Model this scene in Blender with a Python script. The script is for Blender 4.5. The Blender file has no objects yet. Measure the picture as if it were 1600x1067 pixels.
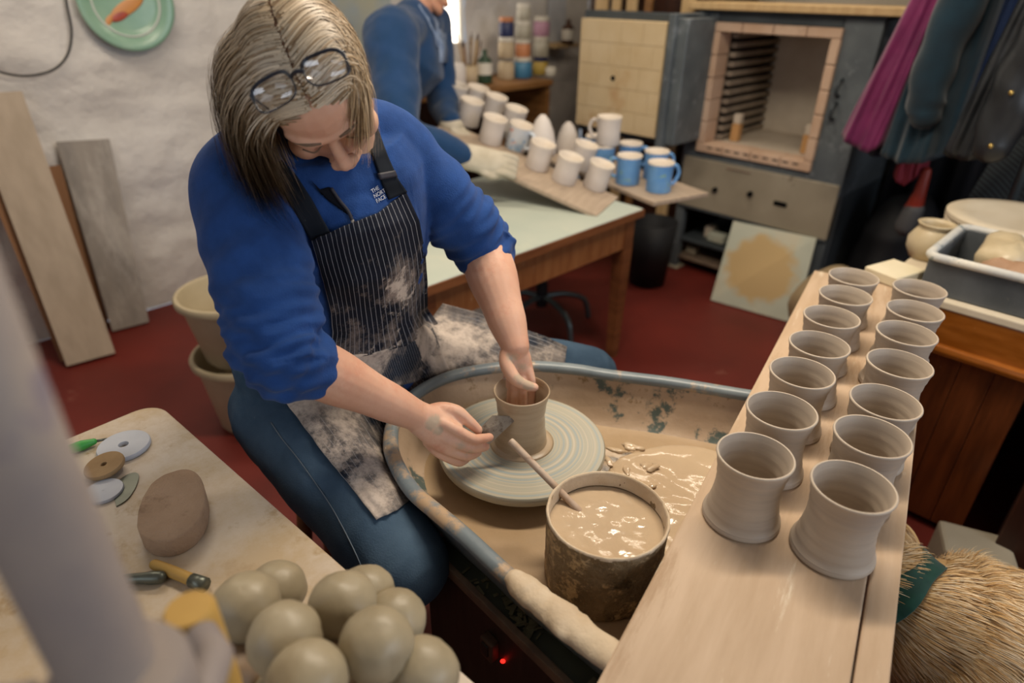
import bpy, bmesh, math, random
import numpy as np
from mathutils import Vector, Matrix, noise
from mathutils.bvhtree import BVHTree

random.seed(7); np.random.seed(7)
scene = bpy.context.scene
col = scene.collection
PI = math.pi
V = Vector

# ------------------------------------------------------------------ camera
CZ = 1.48
FPX = 1000.0
pitch, roll = math.radians(29.22), math.radians(0.72)
Fw = V((0, math.cos(pitch), -math.sin(pitch)))
r0 = V((1, 0, 0)); u0 = r0.cross(Fw)
Rt = r0*math.cos(roll) + u0*math.sin(roll)
Up = -r0*math.sin(roll) + u0*math.cos(roll)
CAM = V((0, 0, CZ))
cam_data = bpy.data.cameras.new('camera')
cam = bpy.data.objects.new('camera', cam_data); col.objects.link(cam)
m3 = Matrix((Rt, Up, -Fw)).transposed()
cam.matrix_world = Matrix.Translation(CAM) @ m3.to_4x4()
cam_data.sensor_width = 36.0
cam_data.lens = FPX/1600.0*36.0
cam_data.clip_start = 0.02
cam_data.dof.use_dof = True
cam_data.dof.focus_distance = 1.10
cam_data.dof.aperture_fstop = 2.0
scene.camera = cam

# ------------------------------------------------------------------ light
EXPOSURE = 0.05
scene.view_settings.view_transform = 'Standard'
scene.view_settings.look = 'None'
scene.view_settings.gamma = 1.0
scene.view_settings.use_curve_mapping = False
scene.view_settings.exposure = EXPOSURE
world = bpy.data.worlds.new('world'); scene.world = world
world.use_nodes = True
bg = world.node_tree.nodes['Background']
bg.inputs[0].default_value = (0.80, 0.88, 1.0, 1); bg.inputs[1].default_value = 0.4

S2 = math.sqrt(.5)
def ruv(u, v, z=0.0):            # room frame (45 degrees to the camera) -> world
    return V(((u+v)*S2, (u-v)*S2, z))
ROOMROT = -PI/4                  # local x -> +v direction, local y -> +u direction
def area(name, loc, target, sx, sy, energy, color):
    l = bpy.data.lights.new(name, 'AREA'); l.shape = 'RECTANGLE'
    l.size, l.size_y, l.energy, l.color = sx, sy, energy, color
    o = bpy.data.objects.new(name, l); col.objects.link(o)
    o.location = loc
    o.rotation_euler = (V(target)-V(loc)).to_track_quat('-Z', 'Y').to_euler()
    return o
# daylight at the window openings (outside the frame) and at the small window in the left wall
area('daylight_side', ruv(1.4, 2.12, 1.65), ruv(1.4, 0, 1.45), 2.2, 1.2, 32, (0.80, 0.88, 1.0))
area('daylight_rear', ruv(-1.62, -0.6, 1.65), ruv(0, -0.6, 1.45), 2.2, 1.2, 7, (0.86, 0.92, 1.0))
# tubes of the ceiling lamps
LAMPS = [((0.45, 1.45, 2.5), 36), ((-1.2, 2.2, 2.5), 15), ((0.9, 3.2, 2.5), 12)]
for i, (p, e) in enumerate(LAMPS):
    area('lamp_light', V(p)-V((0, 0, .075)), V(p)-V((0, 0, 1)), 1.2, .14, e, (1.0, 0.87, 0.70))

# ------------------------------------------------------------------ pixel helpers (photo 1600x1067)
def dirp(x, y): return Fw + Rt*((x-800)/FPX) - Up*((y-533.5)/FPX)
def atz(x, y, z):
    d = dirp(x, y); return CAM + d*((z-CZ)/d.z)
def att(x, y, t): return CAM + dirp(x, y)*t
def atu(x, y, u):
    d = dirp(x, y); n = V((S2, S2, 0)); return CAM + d*(u/d.dot(n))
def atv(x, y, v):
    d = dirp(x, y); n = V((S2, -S2, 0)); return CAM + d*(v/d.dot(n))

# ------------------------------------------------------------------ materials
def lin(h):
    if not isinstance(h, str): return tuple(h)+(1,) if len(h) == 3 else tuple(h)
    h = h.lstrip('#'); o = []
    for i in (0, 2, 4):
        c = int(h[i:i+2], 16)/255
        o.append(c/12.92 if c <= .04045 else ((c+.055)/1.055)**2.4)
    return (*o, 1)
MATS = {}
def mat(name, c1, c2=None, scale=6, detail=5, rough=.6, bump=0, bscale=60, metal=0, spec=.4, spots=(), lo=.35, hi=.65,
        stretch=(1, 1, 1), sss=0, coat=0, emit=None, trans=0, bdist=.004, sheen=0, attr=None, wave=None, uvstripe=None, dist=0):
    if name in MATS: return MATS[name]
    m = bpy.data.materials.new(name); m.use_nodes = True
    nt = m.node_tree; N = nt.nodes; L = nt.links
    b = N['Principled BSDF']
    def setin(k, v):
        if k in b.inputs: b.inputs[k].default_value = v
    setin('Roughness', rough); setin('Metallic', metal); setin('Specular IOR Level', spec)
    if coat: setin('Coat Weight', coat); setin('Coat Roughness', .12)
    if sss: setin('Subsurface Weight', sss); setin('Subsurface Radius', (.012, .004, .002)); setin('Subsurface Scale', 1.0)
    if trans: setin('Transmission Weight', trans)
    if sheen: setin('Sheen Weight', sheen); setin('Sheen Roughness', .5)
    if emit: setin('Emission Color', lin(emit[0])); setin('Emission Strength', emit[1])
    tc = N.new('ShaderNodeTexCoord'); mp = N.new('ShaderNodeMapping'); mp.inputs['Scale'].default_value = stretch
    L.new(tc.outputs['Object'], mp.inputs['Vector'])
    def nz(sc, det=5, src=None, rg=.55, di=0):
        n = N.new('ShaderNodeTexNoise'); n.inputs['Scale'].default_value = sc; n.inputs['Detail'].default_value = det
        n.inputs['Roughness'].default_value = rg; n.inputs['Distortion'].default_value = di
        L.new(src or mp.outputs[0], n.inputs['Vector']); return n.outputs['Fac']
    def ramp(fac, a, c):
        r = N.new('ShaderNodeMapRange'); r.inputs[1].default_value = a; r.inputs[2].default_value = c
        L.new(fac, r.inputs[0]); return r.outputs[0]
    def mix(fac, A, B):
        x = N.new('ShaderNodeMix'); x.data_type = 'RGBA'
        if isinstance(fac, float): x.inputs[0].default_value = fac
        else: L.new(fac, x.inputs[0])
        for s, q in ((6, A), (7, B)):
            if isinstance(q, tuple): x.inputs[s].default_value = q
            else: L.new(q, x.inputs[s])
        return x.outputs[2]
    c = lin(c1)
    if attr:
        a = N.new('ShaderNodeAttribute'); a.attribute_name = attr; c = a.outputs['Color']
        if c2: c = mix(ramp(nz(scale, detail), lo, hi), c, lin(c2))
    elif c2: c = mix(ramp(nz(scale, detail, di=dist), lo, hi), c, lin(c2))
    if wave:   # (color, scale, axis, lo, hi, distortion)
        w = N.new('ShaderNodeTexWave'); w.inputs['Scale'].default_value = wave[1]; w.bands_direction = wave[2]
        w.inputs['Distortion'].default_value = wave[5]; w.inputs['Detail'].default_value = 3
        L.new(mp.outputs[0], w.inputs['Vector']); c = mix(ramp(w.outputs['Fac'], wave[3], wave[4]), c, lin(wave[0]))
    if uvstripe:   # (color, count, width) thin stripes across UV u
        sx = N.new('ShaderNodeSeparateXYZ'); L.new(tc.outputs['UV'], sx.inputs[0])
        a = N.new('ShaderNodeMath'); a.operation = 'MULTIPLY'; a.inputs[1].default_value = uvstripe[1]; L.new(sx.outputs[0], a.inputs[0])
        f = N.new('ShaderNodeMath'); f.operation = 'FRACT'; L.new(a.outputs[0], f.inputs[0])
        g = N.new('ShaderNodeMath'); g.operation = 'LESS_THAN'; g.inputs[1].default_value = uvstripe[2]; L.new(f.outputs[0], g.inputs[0])
        c = mix(g.outputs[0], c, lin(uvstripe[0]))
    for s in spots:   # (color, scale, lo, hi[, attribute mask])
        fac = ramp(nz(s[1], 9, rg=.70), s[2], s[3])
        if len(s) > 4:
            a = N.new('ShaderNodeAttribute'); a.attribute_name = s[4]
            ad = N.new('ShaderNodeMath'); ad.operation = 'ADD'; L.new(nz(s[1], 10, rg=.74), ad.inputs[0]); L.new(a.outputs['Fac'], ad.inputs[1])
            fac = ramp(ad.outputs[0], s[2], s[3])
        c = mix(fac, c, lin(s[0]))
    if isinstance(c, tuple): b.inputs['Base Color'].default_value = c
    else: L.new(c, b.inputs['Base Color'])
    if bump:
        bp = N.new('ShaderNodeBump'); bp.inputs['Strength'].default_value = bump; bp.inputs['Distance'].default_value = bdist
        L.new(nz(bscale, 6), bp.inputs['Height']); L.new(bp.outputs[0], b.inputs['Normal'])
    MATS[name] = m
    return m

CLAY = '#a89a88'
M = dict(
 clay=mat('raw_clay', '#a99b8c', '#b7a896', scale=5, rough=.5, spec=.45, bump=.12, bscale=28, bdist=.002, stretch=(1, 1, 14)),
 potclay=mat('wet_pot_clay', '#a99378', '#b9a489', scale=4, rough=.32, spec=.5, bump=.3, bscale=22, bdist=.002, stretch=(1, 1, 16)),
 ball=mat('ball_clay', '#96896f', '#a3967c', scale=14, rough=.42, spec=.45, bump=.35, bscale=26, bdist=.004),
 ballred=mat('ball_clay_warm', '#8f7760', '#9b836a', scale=14, rough=.5, bump=.35, bscale=26, bdist=.004),
 slip=mat('slip', '#bda588', '#c9b294', scale=3, rough=.1, spec=.6, bump=.22, bscale=16, bdist=.012),
 panslip=mat('pan_slip', '#b59d80', '#a58c6c', scale=5, rough=.16, spec=.55, bump=.3, bscale=22, bdist=.008),
 pangrey=mat('pan_plastic', '#69747a', '#7d878b', scale=9, rough=.35, spec=.5, spots=[('#b5997a', 5, .53, .60), ('#d0c3ae', 60, .66, .69)], bump=.1, bscale=50),
 panin=mat('pan_inside', '#ab937a', '#bba48c', scale=8, rough=.45, spec=.4, spots=[('#525d58', 7, .56, .60), ('#8a704e', 16, .6, .66)], bump=.5, bscale=26, bdist=.005),
 dryclay=mat('dried_slip', '#c3ad90', '#d2c0a6', scale=20, rough=.8, bump=.6, bscale=40, bdist=.006),
 wheel=mat('wheel_head', '#a6a69a', '#9c937f', scale=3, rough=.35, metal=.0, spec=.5),
 buck=mat('clay_bucket', '#8b7556', '#67543a', scale=16, rough=.5, spec=.4, spots=[('#bfa277', 22, .56, .62), ('#42341f', 18, .56, .64), ('#a88f6c', 60, .58, .62)], bump=1, bscale=45, bdist=.012),
 stick=mat('stick_wood', '#a98c74', '#c9b8a6', scale=20, rough=.6, spots=[('#8a6a52', 30, .55, .65)]),
 board=mat('ware_board', '#b99f7f', '#cdb799', scale=5, rough=.7, stretch=(9, 1, 9), bump=.15, bscale=30, spots=[('#9a7a58', 4, .56, .72), ('#d9cbb4', 7, .6, .72)]),
 boardedge=mat('board_pale', '#a08e7b', '#b09d89', scale=6, rough=.75, stretch=(9, 1, 9)),
 rib=mat('steel_rib', '#8b8072', '#a3998a', scale=30, rough=.35, metal=.25, spots=[('#66584a', 45, .50, .6)]),
 skin=mat('skin', '#dab097', '#cf9d83', scale=9, rough=.5, spec=.4, sss=.12, bump=.12, bscale=160, bdist=.002,
          spots=[('#c98a70', 14, .54, .78), ('#b9a38c', 60, .98, 1.22, 'clay')]),
 skinman=mat('skin_man', '#c9957a', '#c08468', scale=9, rough=.5, sss=.1),
 fleece=mat('blue_fleece', '#274a87', '#1f3e74', scale=22, rough=.9, spec=.15, sheen=.08, bump=.5, bscale=420, bdist=.002),
 navy=mat('navy_wool', '#1d3a5c', '#223f66', scale=14, rough=.95, spec=.1, sheen=.2, bump=.4, bscale=200),
 tee=mat('dark_cotton', '#14161d', rough=.9, spec=.1),
 zip=mat('zip_tape', '#2b2a33', rough=.6), zipmetal=mat('zip_metal', '#a9a294', rough=.35, metal=.6),
 jeans=mat('denim', '#34475a', '#4d6276', scale=7, rough=.9, spec=.15, bump=.5, bscale=330, bdist=.002, spots=[('#27465f', 5, .55, .75), ('#c6b8a4', 70, .70, .73)]),
 stitch=mat('stitch', '#667079', rough=.8),
 apron=mat('apron_cloth', '#1b1f2b', '#141821', scale=10, rough=.85, spec=.15, uvstripe=('#8f9198', 22, .10),
           spots=[('#8f8279', 16, .98, 1.22, 'smear'), ('#c9bbad', 40, 1.10, 1.22, 'smear')], bump=.3, bscale=120),
 strap=mat('apron_strap', '#1a2029', '#10151c', scale=10, rough=.8, spec=.2, spots=[('#b5aaa0', 130, .68, .70)]),
 white_print=mat('white_print', '#c9cdd6', rough=.8),
 glassframe=mat('glasses_frame', '#15161c', '#1f2a3a', scale=60, rough=.2, spec=.6, coat=.3),
 lens=mat('lens', '#ffffff', rough=.02, trans=1.0, spec=.5),
 hair=mat('hair', '#8a7660', attr='Col', rough=.42, spec=.45),
 brow=mat('brow_hair', '#6d5846', rough=.6),
 fur=mat('dog_fur', '#d9b98a', attr='Col', rough=.75, spec=.2),
 dogskin=mat('dog_coat', '#cfae80', '#bf9a68', scale=12, rough=.9, spec=.1),
 nose=mat('dog_nose', '#231c1a', rough=.35), bandana=mat('bandana', '#0c4435', '#08332a', scale=20, rough=.85, sheen=.2),
 wallw=mat('whitewash', '#d9d5d1', '#cbc6c1', scale=2.2, rough=.9, spec=.15, bump=.6, bscale=14, bdist=.02, spots=[('#d8d3ce', 3, .52, .66), ('#a39e88', 2.0, .64, .78)]),
 wallp=mat('plain_wall', '#b5ab9b', '#a89d8d', scale=2, rough=.9), ceil=mat('ceiling_paint', '#d8d2c6', rough=.95),
 floor=mat('red_floor', '#6e241b', '#5c1d16', scale=2.2, rough=.55, spec=.4, bump=.12, bscale=12, spots=[('#9a6a5a', 3.0, .62, .78), ('#4a1913', 1.6, .58, .78), ('#b59a8a', 26, .70, .76)]),
 plank=mat('grey_plank', '#b2a290', '#a59684', scale=3, rough=.8, stretch=(6, 6, 1)),
 plank2=mat('weathered_plank', '#9d958c', '#86807a', scale=3.4, rough=.8, stretch=(3, 3, 1), spots=[('#b5aea6', 3, .5, .7)]),
 plankbr=mat('brown_plank', '#8a6344', rough=.8),
 greentop=mat('pale_green_top', '#abb5aa', '#b7bdb0', scale=3, rough=.45, spots=[('#c8c6b2', 2.4, .55, .7)]),
 brownwood=mat('brown_wood', '#7d4d2c', '#63391f', scale=5, rough=.5, stretch=(1, 1, 8), spec=.4),
 brownrail=mat('rail_wood', '#8f5f38', '#7b4a28', scale=5, rough=.5, stretch=(5, 5, 1), spots=[('#b59878', 9, .62, .7)]),
 pine=mat('orange_pine', '#9a5a20', '#84480f', scale=5, rough=.32, stretch=(2, 2, 9), spec=.5, spots=[('#cbb9a2', 34, .69, .72), ('#5f300d', 2.4, .58, .75)]),
 pinedark=mat('dark_pine', '#6e3a1b', '#532a12', scale=5, rough=.35, stretch=(9, 9, 1), spec=.45, spots=[('#b9a48c', 30, .70, .73), ('#2c1408', 12, .66, .72)]),
 darkwood=mat('dark_wood', '#3c2115', '#2c160d', scale=5, rough=.45, stretch=(6, 6, 1), spots=[('#a3937f', 40, .72, .74)]),
 bisque=mat('bisque', '#d5cdc6', '#cac1ba', scale=9, rough=.8), bisquein=mat('bisque_inside', '#ded2c2', rough=.8),
 blueglaze=mat('blue_glaze', '#5d8fc7', '#72a2d3', scale=9, rough=.4, spots=[('#8fb07a', 26, .60, .64), ('#c9c27a', 34, .66, .69)]),
 decor=mat('decorated_ware', '#cfd0d2', '#b9c7d6', scale=8, rough=.4, spots=[('#d08a72', 24, .60, .63), ('#6f9fc8', 18, .56, .60), ('#e0c060', 30, .66, .69)]),
 steel=mat('kiln_steel', '#6a7276', '#596065', scale=6, rough=.5, metal=.25, spots=[('#8b9296', 9, .56, .7), ('#4a4f52', 5, .6, .7)]),
 steeld=mat('kiln_dark_steel', '#3f464b', '#4c5358', scale=6, rough=.5, metal=.3),
 kpanel=mat('kiln_panel', '#8f8674', '#9d9482', scale=4, rough=.6, spots=[('#6d6455', 7, .62, .7)]),
 fire=mat('firebrick', '#d6c19c', '#ccb48b', scale=6, rough=.9, bump=.2, bscale=60, spots=[('#b98f64', 3, .6, .74)]),
 firep=mat('firebrick_pink', '#cdb29b', '#c0a086', scale=6, rough=.9, bump=.2, bscale=60, spots=[('#8a6248', 5, .62, .72)]),
 firew=mat('chamber_brick', '#cfc3b2', '#c2b5a3', scale=6, rough=.9),
 coil=mat('element_coil', '#2e241d', rough=.7), black=mat('black_void', '#0c0c0d', rough=.9, spec=.1),
 slab=mat('kiln_shelf', '#b2b6a8', '#bdbfae', scale=5, rough=.85, spots=[('#c3bda8', 5, .52, .66)]),
 magenta=mat('magenta_shell', '#7a2459', '#641a4a', scale=8, rough=.55, sheen=.2), tealcoat=mat('teal_fleece', '#0d2b39', '#0a212d', scale=10, rough=.9, sheen=.2),
 navycoat=mat('navy_coat', '#1d2436', '#141a28', scale=8, rough=.7), puffer=mat('black_puffer', '#25282c', '#191b1e', scale=12, rough=.42, spec=.5),
 bluecoat=mat('blue_lining', '#0e2140', rough=.8), redcoat=mat('red_cloth', '#7d2430', rough=.8), stud=mat('brass_stud', '#b59a5a', rough=.3, metal=.9),
 cord=mat('dark_corduroy', '#26292b', rough=.9, wave=('#3f4547', 22, 'X', .4, .7, .6)),
 plaster=mat('plaster_bat', '#d2c6b0', '#c6b89f', scale=6, rough=.85, spots=[('#b08d66', 5, .62, .72)]),
 crock=mat('stoneware_jar', '#c5b697', '#b5a27f', scale=8, rough=.4, spec=.5),
 tray=mat('grey_tray', '#4a4e51', '#5b5f62', scale=9, rough=.5, spots=[('#9f9a90', 12, .58, .70)]), trayrim=mat('tray_rim', '#b5b6b4', '#cfcabd', scale=18, rough=.6, spots=[('#7f8a8c', 22, .56, .62)]),
 scrap=mat('scrap_clay', '#9c7a5f', '#ad8d72', scale=9, rough=.5, bump=.5, bscale=30, bdist=.006), cream=mat('cream_card', '#d8cdb2', '#cbbf9f', scale=6, rough=.7, spots=[('#cf9a80', 9, .62, .7)]),
 ptable=mat('white_tabletop', '#cdbfae', '#c3b19a', scale=3.0, rough=.42, spec=.45, spots=[('#b79f7c', 4.5, .47, .62), ('#a98e68', 14, .55, .66)]),
 tedge=mat('table_edge', '#b9aea2', rough=.6), sponge=mat('sponge', '#a68a70', '#b3977d', scale=14, rough=.95, bump=.9, bscale=220, bdist=.004, spots=[('#7c624c', 9, .58, .7)]),
 steelp=mat('smeared_post', '#857c7b', '#a09388', scale=6, rough=.6, spots=[('#6b6478', 6, .57, .66), ('#8a6a5a', 8, .66, .72)]),
 dowel=mat('dowel_wood', '#c09a52', '#a9833f', scale=9, rough=.6), plasticw=mat('white_plastic', '#c3c6cc', '#b1b5bf', scale=9, rough=.45),
 cork=mat('brown_disc', '#8f7350', '#9d815d', scale=25, rough=.8), kidney=mat('steel_kidney', '#75796f', '#5c6058', scale=14, rough=.35, metal=.6), green=mat('green_plastic', '#3f9a45', rough=.4),
 bucketb=mat('beige_plastic', '#b3a589', '#a89a7e', scale=6, rough=.5, spots=[('#8b7d66', 5, .6, .7)]), bucketin=mat('bucket_inside', '#8d7a5c', rough=.7), redplastic=mat('red_plastic', '#9a2028', rough=.4),
 platter=mat('green_platter', '#8fb09a', '#7da28c', scale=7, rough=.25, spec=.5), fishred=mat('fish_red', '#b5533c', '#8c3d30', scale=20, rough=.3), fishor=mat('fish_orange', '#c98a4c', rough=.3), platew=mat('platter_white', '#c9cfc6', rough=.3),
 wire=mat('black_wire', '#1c1c1c', rough=.5), chairsteel=mat('chair_steel', '#5f6b6d', rough=.35, metal=.7), chairblack=mat('chair_black', '#17191b', rough=.6),
 mach=mat('machine_top', '#5a5f52', '#454a41', scale=7, rough=.45, spots=[('#6b6a55', 9, .60, .68)]), machside=mat('machine_side', '#2a211b', '#3a2e25', scale=9, rough=.5, stretch=(6, 6, 1), spots=[('#6a5440', 26, .66, .70)]), machedge=mat('machine_edge', '#7d6a58', '#66564a', scale=22, rough=.6),
 switch=mat('switch', '#5f4a3c', '#4a382c', scale=30, rough=.5), led=mat('red_led', '#ff1a1a', rough=.3, emit=('#ff2018', 3.0)), crumb=mat('crumbs', '#5c5a44', '#77725a', scale=20, rough=.9),
 glove=mat('cotton_glove', '#c3baa8', '#b0a692', scale=12, rough=.9), stripe=mat('striped_cotton', '#8fa0bb', '#5f7498', scale=30, rough=.9),
 winframe=mat('window_frame', '#d2cdc2', rough=.6), sky=mat('bright_pane', '#ffffff', rough=.2, emit=('#fff6e8', 4.0)), lampw=mat('lamp_body', '#d8d8d4', rough=.5), tube=mat('lamp_tube', '#ffffff', emit=('#ffe4bd', 3.0)),
 jarglass=mat('jar_glass', '#b5b0a2', '#a29c8c', scale=9, rough=.3), jarwhite=mat('jar_white', '#d5cfc2', rough=.5), jarblue=mat('jar_blue', '#4f87a8', '#3c6f94', scale=9, rough=.4), jarnavy=mat('jar_navy', '#2a3156', rough=.4), jaryel=mat('jar_yellow', '#b59a4a', rough=.5), jarpink=mat('jar_pink', '#b58aa0', rough=.5), jargreen=mat('jar_dark_green', '#2f4534', rough=.3), jarbeige=mat('jar_beige', '#b5a285', rough=.6), jarbrown=mat('jar_brown', '#4a3022', rough=.25), jaror=mat('jar_orange', '#c08058', rough=.5),
 bench=mat('bench_wood', '#8a6238', '#75502b', scale=5, rough=.55, stretch=(1, 1, 7)), slat=mat('pale_slat', '#c3a67a', '#b4966a', scale=5, rough=.6, stretch=(6, 6, 1)), bluepanel=mat('blue_panel', '#93a9bd', '#b8b59a', scale=2.5, rough=.7), kraft=mat('kraft_sack', '#a08c6c', '#8d7a5c', scale=5, rough=.85), rag=mat('pale_rag', '#b5a79b', '#c9beb4', scale=9, rough=.9), boot=mat('black_bag', '#15161a', rough=.6), redtool=mat('red_tool', '#8c3022', rough=.4), rubber=mat('grey_rubber', '#4c4c4e', rough=.6),
)

ln_ = MATS['lens']; nt = ln_.node_tree; nt.nodes.clear()      # thin spectacle lens: clear with a faint surface reflection
o_ = nt.nodes.new('ShaderNodeOutputMaterial'); a_ = nt.nodes.new('ShaderNodeBsdfTransparent'); b_ = nt.nodes.new('ShaderNodeBsdfGlossy'); b_.inputs['Roughness'].default_value = .03
x_ = nt.nodes.new('ShaderNodeMixShader'); x_.inputs[0].default_value = .10
nt.links.new(a_.outputs[0], x_.inputs[1]); nt.links.new(b_.outputs[0], x_.inputs[2]); nt.links.new(x_.outputs[0], o_.inputs[0])
sl_ = MATS['kiln_shelf']; nt = sl_.node_tree      # one rounded ochre burn mark in the middle of the shelf
tc_ = nt.nodes.new('ShaderNodeTexCoord'); vm_ = nt.nodes.new('ShaderNodeVectorMath'); vm_.operation = 'DISTANCE'; vm_.inputs[1].default_value = (.5, .5, .5)
no_ = nt.nodes.new('ShaderNodeTexNoise'); no_.inputs['Scale'].default_value = 7; nt.links.new(tc_.outputs['Generated'], no_.inputs['Vector'])
ad_ = nt.nodes.new('ShaderNodeMath'); ad_.operation = 'MULTIPLY_ADD'; ad_.inputs[1].default_value = .22; nt.links.new(no_.outputs['Fac'], ad_.inputs[0]); nt.links.new(vm_.outputs['Value'], ad_.inputs[2])
mr_ = nt.nodes.new('ShaderNodeMapRange'); mr_.inputs[1].default_value = .56; mr_.inputs[2].default_value = .46; nt.links.new(ad_.outputs[0], mr_.inputs[0])
nt.links.new(tc_.outputs['Generated'], vm_.inputs[0])
mx_ = nt.nodes.new('ShaderNodeMix'); mx_.data_type = 'RGBA'; pb_ = nt.nodes['Principled BSDF']; src_ = pb_.inputs['Base Color'].links[0].from_socket
nt.links.new(mr_.outputs[0], mx_.inputs[0]); nt.links.new(src_, mx_.inputs[6]); mx_.inputs[7].default_value = lin('#bfa476'); nt.links.new(mx_.outputs[2], pb_.inputs['Base Color'])
# ------------------------------------------------------------------ mesh helpers
def add(o, parent):
    col.objects.link(o)
    if parent: o.parent = parent
    return o
def tag(o, label, cat, group=None, kind=None):
    if label: o['label'] = label
    if cat: o['category'] = cat
    if group: o['group'] = group
    if kind: o['kind'] = kind
    return o
def thing(name, label, cat, loc=(0, 0, 0), rz=0, group=None):
    o = bpy.data.objects.new(name, None); col.objects.link(o)
    o.location = loc; o.rotation_euler = (0, 0, rz); o.empty_display_size = .05
    return tag(o, label, cat, group)
def meshobj(name, me, m, parent=None, smooth=True):
    if m is not None: me.materials.clear(); me.materials.append(M[m] if isinstance(m, str) else m)
    if smooth:
        for p in me.polygons: p.use_smooth = True
    o = bpy.data.objects.new(name, me); return add(o, parent)
def mesh(name, geo, m, parent=None, smooth=True, sharp=None):
    vs, fs = geo
    me = bpy.data.meshes.new(name); me.from_pydata([tuple(v) for v in vs], [], fs); me.validate()
    o = meshobj(name, me, m, parent, smooth)
    if sharp is not None: me.set_sharp_from_angle(angle=math.radians(sharp))
    return o
def world_child(o, parent):   # keep world-space geometry under a moved parent
    o.parent = parent; o.matrix_parent_inverse = parent_matrix(parent).inverted(); return o
def parent_matrix(p): return Matrix.LocRotScale(p.location, p.rotation_euler, p.scale)
def join(*gs):
    vs, fs = [], []
    for g in gs:
        n = len(vs); vs += list(g[0]); fs += [tuple(i+n for i in f) for f in g[1]]
    return vs, fs
def xf(g, mtx): return [mtx @ V(v) for v in g[0]], g[1]
def mv(g, x, y, z): return [V(v)+V((x, y, z)) for v in g[0]], g[1]
def box(sx, sy, sz, bev=0.0, seg=1, base=True):
    bm = bmesh.new(); bmesh.ops.create_cube(bm, size=1)
    for v in bm.verts: v.co = V((v.co.x*sx, v.co.y*sy, (v.co.z+(.5 if base else 0))*sz))
    if bev: bmesh.ops.bevel(bm, geom=bm.edges[:], offset=bev, segments=seg, affect='EDGES', profile=.6)
    bm.verts.index_update()
    r = [v.co.copy() for v in bm.verts], [tuple(v.index for v in f.verts) for f in bm.faces]
    bm.free(); return r
def boxat(x0, x1, y0, y1, z0, z1, bev=0.0, seg=1):
    return mv(box(x1-x0, y1-y0, z1-z0, bev, seg), (x0+x1)/2, (y0+y1)/2, z0)
def lathe(prof, seg=40, cap=True, wob=None):
    vs, fs = [], []
    n = len(prof)
    for k in range(seg):
        a = 2*PI*k/seg
        for i, (r, z) in enumerate(prof):
            q = r*(1+(wob(a, z) if wob else 0)); vs.append(V((q*math.cos(a), q*math.sin(a), z)))
    for k in range(seg):
        k2 = (k+1) % seg
        for i in range(n-1): fs.append((k*n+i, k2*n+i, k2*n+i+1, k*n+i+1))
    if cap:
        fs.append(tuple(k*n for k in range(seg))[::-1]); fs.append(tuple(k*n+n-1 for k in range(seg)))
    return vs, fs
def frames(P, ref=None):
    P = [V(p) for p in P]; T = []
    for i in range(len(P)):
        a = P[max(i-1, 0)]; b = P[min(i+1, len(P)-1)]; t = (b-a); T.append(t.normalized() if t.length > 1e-9 else V((0, 0, 1)))
    n = V(ref) if ref is not None else (V((0, 0, 1)) if abs(T[0].z) < .9 else V((1, 0, 0)))
    out = []
    for t in T:
        n = (n - t*n.dot(t))
        n = n.normalized() if n.length > 1e-6 else t.orthogonal().normalized()
        out.append((n.copy(), t.cross(n).normalized()))
    return P, T, out
def tube(P, r, seg=12, ref=None, round_ends=False, mod=None, flat_cap=True):
    """loft along P; r = number, list of numbers or list of (a,b); n axis = ref direction."""
    P, T, fr = frames(P, ref)
    if not isinstance(r, (list, tuple)): r = [r]*len(P)
    R = [(q, q) if not isinstance(q, (list, tuple)) else q for q in r]
    rings = []
    def ring(c, fr_, ab, s): return [c + fr_[0]*(ab[0]*math.cos(2*PI*k/seg)) + fr_[1]*(ab[1]*math.sin(2*PI*k/seg)) for k in range(seg)]
    if round_ends:
        for q in (.96, .75, .42): rings.append(ring(P[0]-T[0]*max(R[0])*q, fr[0], tuple(x*math.sqrt(1-q*q) for x in R[0]), 0))
    for i in range(len(P)):
        ab = R[i]; rr = ring(P[i], fr[i], ab, i)
        if mod: rr = [P[i]+(v-P[i])*(1+mod(i/(len(P)-1), 2*PI*k/seg)) for k, v in enumerate(rr)]
        rings.append(rr)
    if round_ends:
        for q in (.42, .75, .96): rings.append(ring(P[-1]+T[-1]*max(R[-1])*q, fr[-1], tuple(x*math.sqrt(1-q*q) for x in R[-1]), 0))
    vs = [v for a in rings for v in a]; fs = []
    for i in range(len(rings)-1):
        for k in range(seg):
            k2 = (k+1) % seg; fs.append((i*seg+k, i*seg+k2, (i+1)*seg+k2, (i+1)*seg+k))
    fs.append(tuple(range(seg))[::-1]); b0 = (len(rings)-1)*seg; fs.append(tuple(b0+k for k in range(seg)))
    return vs, fs
def spline(P, n=8, vals=None):
    """Catmull-Rom through P; optional per-point values interpolated alongside."""
    P = [V(p) for p in P]; out, ov = [], []
    for i in range(len(P)-1):
        a, b, c, d = P[max(i-1, 0)], P[i], P[i+1], P[min(i+2, len(P)-1)]
        for k in range(n):
            t = k/n
            out.append(.5*((2*b)+(c-a)*t+(2*a-5*b+4*c-d)*t*t+(3*b-a-3*c+d)*t**3))
            if vals:
                x, y = vals[i], vals[i+1]; s = t*t*(3-2*t)
                ov.append(tuple(p+(q-p)*s for p, q in zip(x, y)) if isinstance(x, (tuple, list)) else x+(y-x)*s)
    out.append(P[-1])
    if vals: ov.append(vals[-1]); return out, ov
    return out
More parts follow.
